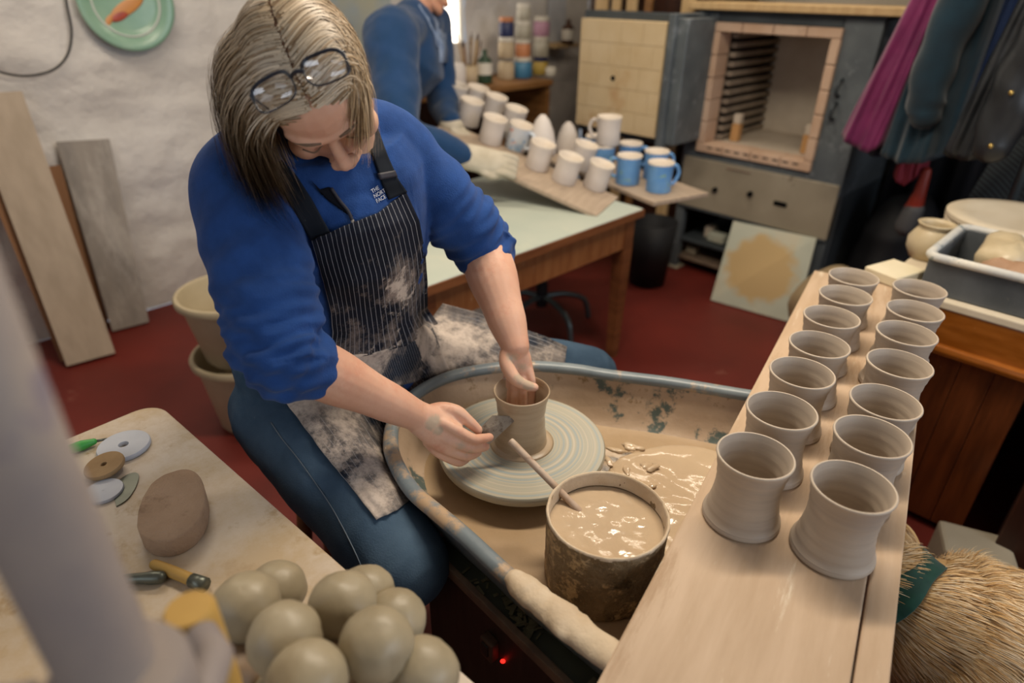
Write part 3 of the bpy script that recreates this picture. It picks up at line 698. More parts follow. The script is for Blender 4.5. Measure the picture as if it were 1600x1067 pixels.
# left hand reaching into the pot, thumb hooked over
skin += [tube([J['Lwr'], a(806, 558, 1.262), a(810, 578, 1.272), a(812, 594, 1.280)], [(.0235, .0175), (.030, .0175), (.030, .0175), (.026, .015)], 20, Rt, True),
         hand_finger([a(820, 562, 1.268), a(829, 592, 1.270), a(830, 622, 1.284), a(824, 655, 1.296)], .0112, .0082),
         hand_finger([a(811, 565, 1.272), a(816, 598, 1.268), a(817, 630, 1.280), a(812, 662, 1.292)], .0115, .0082),
         hand_finger([a(802, 565, 1.272), a(803, 598, 1.272), a(802, 628, 1.284), a(800, 655, 1.294)], .0108, .0078),
         hand_finger([a(796, 565, 1.270), a(792, 594, 1.276), a(789, 618, 1.286), a(789, 638, 1.294)], .0096, .0070),
         hand_finger([a(793, 553, 1.252), a(792, 570, 1.244), a(805, 592, 1.238), a(822, 602, 1.240), a(835, 605, 1.244)], .0165, .0088)]
me = fuse(skin, .0029, 3, 'potter_body', .5)
co = mesh_np(me)
cl = np.full(len(co), .25)
for (c, r, s) in [(a(676, 660, 1.148), .020, .75), (a(684, 672, 1.150), .014, .7), (a(826, 600, 1.232), .016, .8), (a(812, 590, 1.228), .018, .6), (a(800, 560, 1.24), .022, .5), (a(815, 575, 1.25), .024, .4), (a(735, 712, 1.17), .02, .45), (a(720, 700, 1.16), .02, .4)]:
    cl = np.maximum(cl, .25+s*np.clip(1-np.linalg.norm(co-np.array(c), axis=1)/r, 0, 1)**.6)
setattr_float(me, 'clay', cl)
potter = thing('person', 'woman in blue fleece and striped apron bending over the wheel to throw a pot', 'person', (J['Rhip'].x, J['Rhip'].y, 0))
def pw(o, root=None):      # parts are modelled in world space; only direct children need the offset
    root = root or potter
    if o.parent == root: o.matrix_parent_inverse = Matrix.Translation(root.location).inverted()
    return o
pw(meshobj('body', me, 'skin', potter))

# ---- blue fleece
def foldf(s0, k, amp):    # bunching of pushed-up sleeves
    def f(t, ang):
        w = max(0, (t-s0)/(1-s0))*min(1, max(0, .97-t)/.10)
        return amp*w*(math.sin(k*t*2*PI+1.3*math.sin(ang*1+.6)+.8*math.sin(2*ang))+.5*math.sin(k*1.9*t*2*PI+ang))
    return f
def sleeve(P, r, s0, k, amp):
    Q, rr = spline(P, 14, r); return tube(Q, rr, 36, None, True, foldf(s0, k, amp))
def lp(p, q, t): return J[p].lerp(J[q], t)
Rc, Lc = lp('Rel', 'Rwr', .17), lp('Lel', 'Lwr', .10)
outR = (J['Rsh']-NK).normalized(); outL = (J['Lsh']-NK).normalized()
fl_parts = [trunk(1.0, 7, .014),
   sleeve([J['Rsh']-outR*.05+V((0, 0, .012)), J['Rsh']+V((0, 0, .0)), lp('Rsh', 'Rel', .35), lp('Rsh', 'Rel', .72), J['Rel'], Rc], [.066, .074, .077, .074, .066, .055], .42, 9, .075),
   sleeve([J['Lsh']-outL*.05+V((0, 0, .012)), J['Lsh'], lp('Lsh', 'Lel', .35), lp('Lsh', 'Lel', .72), J['Lel'], Lc], [.064, .070, .070, .070, .066, .060], .45, 9, .075),
   tube([J['Rsh']-outR*.02+V((0, 0, .0)), NK-V((0, 0, .012)), J['Lsh']-outL*.02], [.062, .080, .062], 24, None, True),
   tube([V(SP[4])+fx*.05, V(SP[4])+fx*.055-V((0, 0, .05))], [.115, .10], 24, None, True)]
fm = fuse(fl_parts, .0040, 3, 'fleece', .5)
def fold(p, n):
    d = .0035*noise.noise(V((p.x*9, p.y*9, p.z*6)))+.002*noise.noise(p*24)
    for sh, el, cu in (('Rsh', 'Rel', Rc), ('Lsh', 'Lel', Lc)):      # pushed-up sleeve: rings of wrinkles above the cuff
        a_ = (cu-J[el]).normalized() if (p-cu).length < (p-J[sh]).length*.7 else (J[el]-J[sh]).normalized()
        q = (cu-p).length
        if q < .19:
            w = max(0, 1-q/.19)*min(1, max(0, ((cu-p).dot((cu-J[el]).normalized())-.006)/.03)); d += .0052*w*math.sin(2*PI*(p-J[el]).dot((cu-J[sh]).normalized())/.024+3.0*noise.noise(p*9))
        a2 = (J[el]-J[sh]).normalized(); s_ = (p-J[sh]).dot(a2)
        r_ = ((p-J[sh])-a2*s_).length
        if 0 < s_ < .3 and r_ < .11: d += .0055*math.sin(s_*62+7*noise.noise(V((p.x*5, p.y*5, p.z*5)))+2*p.x*9)*min(1, s_/.1)*(.4+.6*abs(noise.noise(p*6)))
    q = p-J['Rel']; w = math.exp(-(q.length/.11)**2)       # creases inside both elbows
    d += .004*w*math.sin(p.z*170+p.x*60)
    q = p-J['Lel']; w = math.exp(-(q.length/.10)**2); d += .0035*w*math.sin(p.z*180-p.x*80)
    return d
displace(fm, fold)
fleece = pw(meshobj('fleece_jacket', fm, 'fleece', potter))
# ---- jeans
leg = lambda h, k, s: chain([J[h], J[h].lerp(J[k], .35), J[h].lerp(J[k], .75), J[k]], [.112, .104, .088, .079], 28, None, 8)
RA, LA = V((-.44, .99, .10)), V((.10, 1.55, .10))
jm = fuse([tube(*[spline([SP[0], SP[1], V(SP[2])-V((0, 0, .06))], 5, [(.205, .15), (.202, .155), (.19, .15)])[q] for q in (0, 1)], 32, lx, True),
           leg('Rhip', 'Rkn', 0), leg('Lhip', 'Lkn', 0), chain([J['Rkn'], J['Rkn'].lerp(RA, .5), RA], [.078, .068, .052], 24), chain([J['Lkn'], J['Lkn'].lerp(LA, .5), LA], [.078, .068, .052], 24)], .0052, 6, 'jeans')
displace(jm, lambda p, n: .004*noise.noise(V((p.x*8, p.y*8, p.z*8)))+.0022*noise.noise(p*22))
jeans = pw(meshobj('jeans', jm, 'jeans', potter))
for A in (RA, LA):
    d = fx if A is LA else V((.5, -.86, 0))
    pw(mesh('shoe', chain([A-V((0, 0, .045))-d*.03, A-V((0, 0, .055))+d*.06, A-V((0, 0, .065))+d*.15], [.05, .045, .032], 18), 'chairblack', potter))
# ---- surface lookup on the clothed body, for things that lie on it
cloth = []
def bvh_of(*mes):
    vs, fs = [], []
    for q in mes:
        n = len(vs); vs += [v.co.copy() for v in q.vertices]; fs += [tuple(i+n for i in p.vertices) for p in q.polygons]
    return BVHTree.FromPolygons(vs, fs)
BV = bvh_of(fm, jm)
tmp = bpy.data.meshes.new('tmp'); tg = join(fl_parts[0], fl_parts[-1]); tmp.from_pydata([tuple(v) for v in tg[0]], [], tg[1])
BV2 = bvh_of(tmp, jm)      # without the sleeves
def hit(x, y, off, default=None, bv=None):
    r = (bv or BV).ray_cast(CAM, dirp(x, y).normalized())
    if r[0] is None: return default
    n = r[1] if r[1].dot(dirp(x, y)) < 0 else -r[1]
    return r[0]+n*off
def patch(rows, nx, ny, off, name, m, parent, smear=None, thick=.0025, it=4, wr=0, bv=None):
    """cloth laid on the body: rows of pixel pairs/polylines, dropped onto the clothed body, smoothed"""
    def poly(row, s):
        f = s*(len(row)-1); i = min(int(f), len(row)-2); t = f-i
        return (row[i][0]+(row[i+1][0]-row[i][0])*t, row[i][1]+(row[i+1][1]-row[i][1])*t)
    G = []
    for j in range(ny+1):
        f = j/ny*(len(rows)-1); i = min(int(f), len(rows)-2); t = f-i; L = []
        for k in range(nx+1):
            p, q = poly(rows[i], k/nx), poly(rows[i+1], k/nx); x, y = p[0]+(q[0]-p[0])*t, p[1]+(q[1]-p[1])*t
            h = hit(x, y, off, None, bv); L.append([h, (x, y)])
        G.append(L)
    dep = np.array([[((c[0]-CAM).dot(Fw) if c[0] is not None else np.nan) for c in L] for L in G])
    for _ in range(60):
        if not np.isnan(dep).any(): break
        pad = np.pad(dep, 1, constant_values=np.nan); st = np.stack([pad[:-2, 1:-1], pad[2:, 1:-1], pad[1:-1, :-2], pad[1:-1, 2:]])
        cnt = (~np.isnan(st)).sum(0); mean = np.nansum(st, 0)/np.maximum(cnt, 1)
        dep = np.where(np.isnan(dep) & (cnt > 0), mean, dep)
    d0 = dep.copy()
    for _ in range(it):
        pad = np.pad(dep, 1, mode='edge'); av = (pad[:-2, 1:-1]+pad[2:, 1:-1]+pad[1:-1, :-2]+pad[1:-1, 2:])/4
        dep = np.minimum(av, d0)
    vs, fs = [], []
    for j in range(ny+1):
        for k in range(nx+1):
            p = att(*G[j][k][1], dep[j, k])
            if wr: p = p+HB*wr*(noise.noise(V((k*.28, j*.10, off*99)))+.6*noise.noise(V((k*.12+5, j*.33, 3))))
            vs.append(p)
    for j in range(ny):
        for k in range(nx): q = j*(nx+1)+k; fs.append((q, q+1, q+nx+2, q+nx+1))
    me = bpy.data.meshes.new(name); me.from_pydata([tuple(v) for v in vs], [], fs)
    uv = me.uv_layers.new(name='UVMap')
    for lpx in me.loops:
        vi = lpx.vertex_index; uv.data[lpx.index].uv = ((vi % (nx+1))/nx, 1-(vi//(nx+1))/ny)
    if smear is not None: setattr_float(me, 'smear', [smear((i % (nx+1))/nx, (i//(nx+1))/ny) for i in range(len(vs))])
    o = meshobj(name, me, m, parent)
    md = o.modifiers.new('thick', 'SOLIDIFY'); md.thickness = thick; md.offset = 0
    return pw(o)
bibrows = [[(487, 376), (540, 352), (590, 333), (634, 300)], [(497, 412), (548, 394), (604, 374), (655, 345)], [(508, 450), (560, 438), (615, 420), (664, 395)],
           [(517, 488), (565, 480), (620, 468), (668, 442)], [(520, 520), (570, 520), (625, 508), (668, 482)], [(515, 556), (570, 556), (635, 540), (684, 505)]]
apron = patch(bibrows, 48, 56, .012, 'apron', 'apron', potter, lambda u, v: .34+.30*max(0, v-.35)+.28*math.exp(-((u-.72)/.25)**2-((v-.50)/.2)**2), wr=.003, bv=BV2)
skirt = [[(425, 596), (470, 572), (505, 552), (530, 545), (560, 548), (590, 545), (625, 530), (655, 512), (676, 496), (692, 474)],
         [(455, 640), (505, 625), (545, 600), (560, 585), (585, 580), (612, 578), (660, 560), (710, 545), (735, 515), (745, 488)],
         [(500, 700), (545, 685), (585, 665), (585, 625), (605, 612), (632, 605), (690, 590), (770, 572), (805, 545), (812, 512)],
         [(545, 757), (585, 742), (618, 720), (600, 650), (620, 634), (650, 622), (715, 606), (815, 588), (850, 562), (853, 526)],
         [(588, 812), (620, 797), (652, 772), (618, 668), (632, 648), (662, 634), (735, 616), (855, 596), (882, 570), (886, 542)]]
sk = patch(skirt, 90, 46, .009, 'apron_skirt', mat('apron_skirt_cloth', '#2a313e', '#1b2029', scale=10, rough=.88, spec=.12, uvstripe=('#8a8c92', 44, .09),
     spots=[('#8f857d', 11, .84, 1.06, 'smear'), ('#bfb1a5', 22, .96, 1.14, 'smear')], bump=.3, bscale=120), apron, lambda u, v: .44+.10*math.sin(u*9+1)+.05*math.sin(v*8)-.30*max(0, v-.9)*10*.3, it=14, wr=.006, bv=BV2)
pkt = patch([[(532, 556), (580, 552), (630, 538), (676, 512)], [(540, 582), (590, 582), (640, 570), (690, 548)], [(552, 606), (600, 608), (652, 596), (704, 580)]], 30, 16, .017, 'pocket', MATS['apron_skirt_cloth'], apron, lambda u, v: .46+.1*math.sin(u*7)+.08*math.sin(v*5+u*4), it=10, wr=.003)
for rows in ([[(608, 312), (636, 300)], [(597, 285), (622, 280)], [(583, 245), (605, 242)], [(566, 205), (590, 200)]], [[(487, 378), (516, 364)], [(458, 326), (488, 312)], [(432, 288), (462, 272)], [(418, 262), (440, 250)]]):
    patch(rows, 8, 20, .007, 'strap', 'strap', apron, it=2)
patch([[(594, 281), (621, 276)], [(590, 271), (617, 266)]], 6, 3, .012, 'buckle', 'zip', apron, it=1)
sp_ = [hit(x, y, .0012) for x, y in ((424, 660), (440, 684), (464, 714), (490, 750), (516, 788), (534, 820), (548, 847), (560, 872), (570, 895))]
sp_ = [p for p in sp_ if p is not None]
if len(sp_) > 3: pw(mesh('seam', tube(spline(sp_, 4), .0010, 6), 'stitch', jeans))
# collar, zip, shirt
patch([[(486, 282), (500, 296), (515, 292)], [(500, 300), (520, 318), (540, 322)], [(530, 318), (546, 336), (552, 338)]], 10, 12, .004, 'shirt_front', 'tee', fleece, it=1)
cq = NK+V((0, 0, .0))
collar_c = NK.lerp(HC0, .28)-hf*.012
cz = (HC0-hu*.07-NK).normalized()
rg = [collar_c+(lx*math.cos(t)*.078+fx*math.sin(t)*.082)+cz*(.004 if math.sin(t) < .6 else -.010) for t in np.linspace(PI*.5+.28, PI*2.5-.28, 44)]
for off, nm in ((0, 'collar'),):
    vs, fs = [], []
    for i, p in enumerate(rg):
        rad = (p-collar_c); rad = (rad-cz*rad.dot(cz)).normalized()
        for kk, (dz, dr) in enumerate(((-.034, .020), (-.015, .006), (.006, 0), (.022, .002), (.023, -.003), (.006, -.006), (-.015, -.002), (-.034, .010))): vs.append(p+cz*dz+rad*dr)
    for i in range(len(rg)-1):
        for k in range(8): fs.append((i*8+k, i*8+(k+1) % 8, (i+1)*8+(k+1) % 8, (i+1)*8+k))
    pw(mesh('collar', (vs, fs), 'fleece', fleece))
zp = [hit(x, y, .006) for x, y in ((516, 294), (530, 314), (543, 330), (550, 345), (553, 352))]
zp = [p for p in zp if p is not None]
if len(zp) > 2:
    pw(mesh('zip', tube(spline(zp, 5), .0028, 8), 'zip', fleece))
    pw(mesh('zip_pull', tube([zp[-2], zp[-2]+V((.004, -.004, -.018))], .003, 8, None, True), 'zipmetal', fleece))
# white lettering on the chest
def text_mesh(txt, size, name, m, parent, origin, ex, ey, ez, lift=.0015, spacing=.95):
    cu = bpy.data.curves.new('t', 'FONT'); cu.body = txt; cu.size = size; cu.align_x = 'LEFT'; cu.space_line = spacing; cu.extrude = .0002
    o = bpy.data.objects.new('t', cu); col.objects.link(o)
    dg = bpy.context.evaluated_depsgraph_get(); dg.update()
    me = bpy.data.meshes.new_from_object(o.evaluated_get(dg)); bpy.data.objects.remove(o)
    mt = Matrix((ex, ey, ez)).transposed().to_4x4(); me.transform(Matrix.Translation(V(origin)+V(ez)*lift) @ mt)
    return meshobj(name, me, m, parent, False)
h0, h1, h2 = hit(592, 306, .0), hit(612, 294, .0), hit(586, 292, .0)
if None not in (h0, h1, h2):
    ex = (h1-h0).normalized(); ey = (h2-h0); ey = (ey-ex*ey.dot(ex)).normalized(); ez = ex.cross(ey)
    if ez.dot(dirp(600, 300)) > 0: ez = -ez
    pw(text_mesh('THE\nNORTH\nFACE', .0090, 'chest_lettering', 'white_print', fleece, hit(580, 303, .002), ex, ey, ez))
# ---- glasses pushed up on the hair
gp = bpy.data.objects.new('eyeglasses', None); add(gp, potter); pw(gp)
g0 = att(468, 124, .768)
gxx = (att(545, 84, .775)-att(378, 163, .770)).normalized(); gz = (HB*.95+hu*.2+hf*.12); gz = (gz-gxx*gz.dot(gxx)).normalized(); gy = gz.cross(gxx)
GM = Matrix.Translation(g0) @ Matrix((gxx, gy, gz)).transposed().to_4x4()
def lens_loop(cx, s, k=28):
    o = []
    for i in range(k):
        t = 2*PI*i/k; c, q = math.cos(t), math.sin(t); ex = 2/3.2
        o.append(V((cx+.0265*math.copysign(abs(c)**ex, c), .0185*math.copysign(abs(q)**ex, q)-(.002*s*c), -.10*(cx+.0265*c)**2*12)))
    return o
for s in (-1, 1):
    lo = lens_loop(s*.0345, s)
    n = len(lo); fr = []
    vs, fs = [], []
    for i, p in enumerate(lo):
        t = (lo[(i+1) % n]-lo[i-1]).normalized(); nr = t.cross(V((0, 0, 1)))
        th = .0026 if p.y > .004 else .0013
        for k in range(8): q = 2*PI*k/8; vs.append(p+nr*th*math.cos(q)+V((0, 0, .0018*math.sin(q))))
    for i in range(n):
        for k in range(8): fs.append((i*8+k, i*8+(k+1) % 8, ((i+1) % n)*8+(k+1) % 8, ((i+1) % n)*8+k))
    pw(mesh('rim', xf((vs, fs), GM), 'glassframe', gp))
    pw(mesh('lens', xf(([p+V((0, 0, .0004)) for p in lo]+[p-V((0, 0, .0004)) for p in lo], [tuple(range(n)), tuple(range(n, 2*n))[::-1]]+[(i, (i+1) % n, n+(i+1) % n, n+i) for i in range(n)]), GM), 'lens', gp))
    pw(mesh('temple', xf(tube(spline([(s*.0600, .010, -.004), (s*.0625, .010, -.008), (s*.0615, .010, -.02), (s*.056, .004, -.05)], 5), (.0016) , 8), GM), 'glassframe', gp))
pw(mesh('bridge', xf(tube(spline([(-.0095, .006, 0), (0, .0095, .001), (.0095, .006, 0)], 5), .0028, 8), GM), 'glassframe', gp))

# ---- hair: centre-parted grey-blonde bob
def hair_strand(root, side, rng, length, lift):
    """march a strand over the skull ellipsoid, then let it hang"""
    c = np.array((0, -.010, .030)); rad = np.array((.0785, .100, .092))*lift
    p = np.array(root, float); pts = []; outs = []
    g = np.array(HM.to_3x3().inverted() @ V((0, 0, -1)))
    n = 20; st = length/n
    jit = np.array([rng.gauss(0, 1), rng.gauss(0, 1), rng.gauss(0, 1)])*.035
    clump = np.array([noise.noise(V((root[0]*60, root[1]*60, 1.7))), noise.noise(V((root[0]*60, root[1]*60, 9.2))), 0])*.22
    vel = np.array((side*.8, -.3, 0.))
    back = -1.0 if side < 0 else -.35
    for i in range(n+1):
        q = (p-c)/rad; r = np.linalg.norm(q); nrm = q/rad; nrm /= np.linalg.norm(nrm)
        if r < 1: p = c+(p-c)/max(r, 1e-3)
        pts.append(p.copy()); outs.append(nrm.copy())
        t = i/n
        w = max(0, 1-t*1.9)
        vel = .5*vel+.5*(np.array((side*1.0, back, -.15))*w+g*(.15+1.25*t)+jit*(1+t)+clump*t)
        if t > .30: vel += np.array((-side*(.30 if side > 0 else .16), -.05, 0))*(t-.30)
        d = vel-nrm*(vel@nrm)*(1 if r < 1.05 else 0)
        if p[2] < .0 and abs(p[0]) > .05: d = d-np.array((1, 0, 0))*max(0, d[0]*side)*side*.7
        p = p+d/(np.linalg.norm(d)+1e-9)*st
    return np.array(pts), np.array(outs)
rng = random.Random(21)
strands = []
HMn = np.array(HM); R3 = HMn[:3, :3]; T3 = HMn[:3, 3]
grey, ash, brown, dark = map(lambda h: np.array(lin(h)[:3]), ('#cdbfa8', '#b39a78', '#94744f', '#6b5238'))
for k in range(7500):
    side = rng.choice((-1, 1))
    y = rng.uniform(-.098, .078)                       # along the parting, back to hairline
    x = abs(rng.gauss(0, .030))*side if rng.random() < .75 else side*rng.uniform(.03, .078)
    if y > .055: x = side*rng.uniform(.000, .055)
    c = np.array((0, -.010, .030)); rad = np.array((.0785, .100, .092))
    e = 1-((x-c[0])/rad[0])**2-((y-c[1])/rad[1])**2
    if e < .0: continue
    z = c[2]+rad[2]*math.sqrt(e)
    if y > .06 and z < .055: continue
    P, O = hair_strand((x, y, z), side, rng, (rng.uniform(.20, .268) if side > 0 else rng.uniform(.15, .205)), 1.012+abs(rng.gauss(0, .022)))
    PW = P@R3.T+T3; OW = O@R3.T
    f = rng.random(); front = max(0, min(1, (y+.02)/.08))
    base = grey*(.45+.55*front)+ash*(.55-.55*front) if f < .72 else (dark*.6+ash*.4)
    c0 = base*rng.uniform(.75, 1.15); c1 = (brown if f < .7 else ash)*rng.uniform(.6, 1.15)
    strands.append((PW, OW, rng.uniform(.0014, .0032), .0006, c0, c1))
hair = pw(ribbons('hair', strands, 'hair', potter))
# under-layer so no scalp shows
cap = ell((0, -.014, .032), (.0785, .0995, .0905), None, 40, 28)
keep = [i for i, v in enumerate(cap[0]) if not (v.y > .055 and v.z < .075) and v.z > -.045 and not (abs(v.x) < .0045 and v.y > -.06 and v.z > .1)]
ks = set(keep); cf = [f for f in cap[1] if all(i in ks for i in f)]
pw(mesh('hair_underlayer', xf((cap[0], cf), HM), mat('hair_base', '#8f795e', '#a8957b', scale=30, rough=.6, stretch=(1, 1, 1)), hair))
for s in (-1, 1):
    pw(mesh('eyebrow', xf(tube(spline([(s*.014, .0995, .022), (s*.032, .098, .028), (s*.050, .083, .022)], 5), [.0022]*6+[.002]*4+[.001], 8), HM), 'brow', potter))
    pw(mesh('eyelashes', xf(tube(spline([(s*.018, .0875, -.006), (s*.032, .0925, -.0085), (s*.046, .083, -.006)], 5), .0012, 6), HM), 'brow', potter))
# rib in the right hand
ra, rb, rc, rd = att(744, 676, 1.196), att(770, 649, 1.205), att(811, 651, 1.212), att(762, 697, 1.206)
n = (rb-ra).cross(rd-ra).normalized()
g = slabquad(ra, rd, rc, rb, .0018)
tag(mesh('throwing_rib', g, 'rib', None, False), 'thin steel rib pressed against the pot by the right hand', 'rib')
# stool under her
st = thing('wooden_stool', 'dark wooden stool that the potter in the blue fleece sits on', 'stool', (-.41, 1.22, 0))
mesh('seat', mv(lathe([(.004, 0), (.16, 0), (.17, .01), (.17, .03), (.16, .036), (.004, .034)], 36), 0, 0, .485), 'brownwood', st, sharp=40)
for k in range(4):
    q = PI/4+k*PI/2; mesh('leg', tube([(.17*math.cos(q), .17*math.sin(q), 0), (.10*math.cos(q), .10*math.sin(q), .487)], [.016, .020], 12), 'brownwood', st)

# ================================================================== NEAR TABLE WITH TOOLS AND CLAY BALLS
TZ = .73
C0 = V((-.722, 1.072, 0)); e1 = V((.756, -.655, 0)); e2 = V((-.655, -.756, 0))
def tp(a_, b_, z=0): return C0+e1*a_+e2*b_+V((0, 0, z))
L1, L2 = 1.25, .66
tb = thing('tool_table', 'white topped work table smeared with clay water, holding tools and clay balls', 'table', tp(L1/2, L2/2))
TM = Matrix.Rotation(math.atan2(e1.y, e1.x), 4, 'Z')
tb.rotation_euler = (0, 0, math.atan2(e1.y, e1.x))
def rrect(hx, hy, r, n=6):
    o = []
    for cx, cy, a0 in ((hx-r, hy-r, 0), (-hx+r, hy-r, PI/2), (-hx+r, -hy+r, PI), (hx-r, -hy+r, 1.5*PI)):
        for k in range(n+1): q = a0+k*PI/2/n; o.append((cx+r*math.cos(q), cy+r*math.sin(q)))
    return o
mesh('tabletop', prism(rrect(L1/2, L2/2, .045), TZ-.028, TZ, .003), 'ptable', tb, False)
for sx in (-1, 1):
    for sy in (-1, 1): mesh('leg', boxat(sx*(L1/2-.07)-.02, sx*(L1/2-.07)+.02, sy*(L2/2-.07)-.02, sy*(L2/2-.07)+.02, 0, TZ-.028, .003), 'tedge', tb, False)
for sy in (-1, 1): mesh('apron_rail', boxat(-L1/2+.08, L1/2-.08, sy*(L2/2-.07)-.012, sy*(L2/2-.07)+.012, TZ-.11, TZ-.028), 'tedge', tb, False)
# thin dried wash marks on the top
# clay balls heaped at the near end (pixel centre, height, radius)
def clayball(k, p, r, m):
    g = ell((0, 0, 0), (r, r, r*.96), Matrix.Rotation(k*1.7, 3, 'X') @ Matrix.Rotation(k*2.3, 3, 'Z'), 32, 22)
    vs = []
    for v in g[0]:
        q = v.normalized(); d = 1+.045*noise.noise(q*1.5+V((k*3.1, 0, 0)))+.02*noise.noise(q*3.6+V((0, k, 0)))
        f = abs(noise.noise(q*1.1+V((k*9, 4, 0)))); d -= .05*max(0, .12-f)/.12*.4
        vs.append(v*d)
    o = mesh('clay_ball', (vs, g[1]), m); o.location = p; o.rotation_euler = (k, k*.7, k*1.3)
    return tag(o, 'smooth round ball of raw clay in the heap on the tool table', 'clay ball', 'clay balls heaped on the tool table')
rB = .0405
Z1, Z2, Z3 = TZ+rB, TZ+rB*2.45, TZ+rB*3.75
balls = [(385, 948, Z2+.012), (535, 945, Z2+.010), (445, 1000, Z3-.012), (588, 1008, Z3-.014), (480, 1066, Z3+.0), (660, 1052, Z2-.002)]
k = 0
for x, y, z in balls:
    clayball(k, atz(x, y, z), rB*(1 if k != 5 else .98), 'ball'); k += 1
for x, y in ((432, 922), (572, 930), (618, 968)):
    clayball(k, atz(x, y, Z1+.022), rB*.95, 'ball'); k += 1
for x, y in ((362, 1050), (515, 1040)):
    clayball(k, atz(x, y, Z1+.018), rB, 'ballred'); k += 1
for p in (tp(.775, .175, Z1), tp(.86, .10, Z1), tp(.88, .21, Z1), tp(.80, .28, Z1), tp(.90, .30, Z1)):
    clayball(k, p, rB*.98, 'ball'); k += 1
# sponge
def outline(px, z): return [atz(x, y, z) for x, y in px]
SB = [(218, 842), (222, 858), (240, 868), (265, 866), (300, 850), (322, 826), (327, 795), (320, 766), (302, 752), (272, 750), (243, 765), (228, 790), (218, 815)]
P = outline([(220, 838), (226, 852), (246, 862), (275, 860), (305, 842), (322, 815), (325, 785), (317, 760), (300, 749), (275, 752), (246, 768), (230, 792), (222, 815)], TZ+.012)
c = sum(P, V())/len(P)
Q = spline([V((p.x, p.y, 0)) for p in P+[P[0]]], 4)[:-1]
vs, fs = [], []
rows = [(.98, 0), (1.0, .003), (1.0, .031), (.985, .034), (.96, .035), (.6, .0355), (.25, .036)]
for s_, z_ in rows:
    for p in Q: vs.append(V((c.x+(p.x-c.x)*s_, c.y+(p.y-c.y)*s_, z_+.0012*noise.noise(p*60+V((0, 0, z_*90))))))
n = len(Q)
for i in range(len(rows)-1):
    for k_ in range(n): fs.append((i*n+k_, i*n+(k_+1) % n, (i+1)*n+(k_+1) % n, (i+1)*n+k_))
fs.append(tuple((len(rows)-1)*n+q for q in range(n))); fs.append(tuple(range(n))[::-1])
o = mesh('sponge', (vs, fs), 'sponge', sharp=60); o.location = (0, 0, TZ+.0005); tag(o, 'big rounded brown sponge lying on the tool table', 'sponge')
def disc(name, px, r, z, h, m, label, cat, hole=.2, tilt=None):
    prof = [(r*hole, 0), (r*.97, 0), (r, h*.3), (r, h*.7), (r*.97, h), (r*hole, h), (r*hole, 0)] if hole else [(.001, 0), (r*.97, 0), (r, h*.5), (r*.97, h), (.001, h)]
    o = mesh(name, lathe(prof, 40, False), m, sharp=40); p = atz(*px, z); o.location = p
    if tilt: o.rotation_euler = tilt
    return tag(o, label, cat)
disc('plastic_disc', (195, 700), .044, TZ+.001, .009, 'plasticw', 'pale blue-white plastic disc with centre hole on the tool table', 'disc', .2)
disc('wooden_disc', (165, 730), .032, TZ+.011, .008, 'cork', 'brown disc with small centre hole overlapping the white disc', 'disc', .16, (.10, -.08, 0))
disc('plastic_disc', (163, 770), .030, TZ+.001, .006, 'plasticw', 'small white disc beside the metal kidney on the tool table', 'disc', 0)
K = [atz(x, y, TZ+.001) for x, y in ((182, 792), (200, 780), (213, 760), (217, 742), (205, 740), (188, 750), (178, 770))]
K = spline(K+[K[0]], 4)[:-1]
tag(mesh('metal_kidney', prism([p.to_2d() for p in K], TZ+.001, TZ+.0025), 'kidney', None, False), 'grey steel kidney scraper on the tool table', 'scraper')
tw = thing('green_tool', 'green handled trimming tool lying behind the plastic discs', 'tool', atz(140, 695, TZ))
P0, P1 = atz(110, 702, TZ+.010), atz(146, 690, TZ+.010)
for nm, g, m in (('handle', tube([P0, P0.lerp(P1, .5), P1], [.009, .0095, .006], 12, None, True), 'green'), ('blade', tube([P1, P1.lerp(atz(170, 685, TZ+.006), .9)], [.003, .002], 8), 'kidney')):
    o = mesh(nm, g, m, tw); o.matrix_parent_inverse = Matrix.Translation(tw.location).inverted()
wt = thing('wooden_tool', 'short yellow wooden handled tool with grey clay end beside the sponge', 'tool', atz(280, 895, TZ))
P0, P1, P2 = atz(242, 882, TZ+.0085), atz(300, 906, TZ+.0095), atz(320, 914, TZ+.011)
for nm, g, m in (('handle', tube([P0, P0.lerp(P1, .5), P1], [.0075, .0085, .0085], 14, None, True), 'dowel'), ('ferrule', tube([P1, P2], [.0098, .0108], 10), 'kidney')):
    o = mesh(nm, g, m, wt); o.matrix_parent_inverse = Matrix.Translation(wt.location).inverted()
P0, P1 = atz(190, 905, TZ+.0095), atz(250, 902, TZ+.0095)
tag(mesh('clay_tool', tube([P0, P0.lerp(P1, .6), P0.lerp(P1, .75), P1], [.007, .008, .0095, .009], 14, None, True), 'kidney'), 'grey speckled round tool handle lying behind the post', 'tool')
# blurred near post: clay press stand
pk = tp(.93, .315, TZ); pk = V((-.232, .232, TZ))
cp = thing('clay_press', 'clay-smeared grey press with thick upright post and wooden handle on the tool table', 'clay press', pk)
mesh('base_plate', box(.15, .15, .014, .004, 2), 'steelp', cp, False)
mesh('post', tube([(0, 0, .012), (-.001, 0, .30), (-.012, .012, .52), (-.020, .024, .80)], [.026, .026, .025, .024], 28), 'steelp', cp)
cl_ = mesh('collar', lathe([(.024, .35), (.038, .352), (.041, .36), (.041, .385), (.038, .392), (.026, .394)], 36), 'steelp', cp, sharp=40)
mesh('clamp_bolt', xf(tube([(-.045, 0, .386), (-.075, 0, .386)], .008, 12), Matrix.Rotation(.2, 4, 'Z')), 'steelp', cl_)
hp = att(294, 950, .50)-pk
mesh('bracket', tube([(.03, .0, .33), (hp.x*.6+.03, hp.y*.6, .32), (hp.x, hp.y, .30)], .013, 14, None, True), 'steelp', cp)
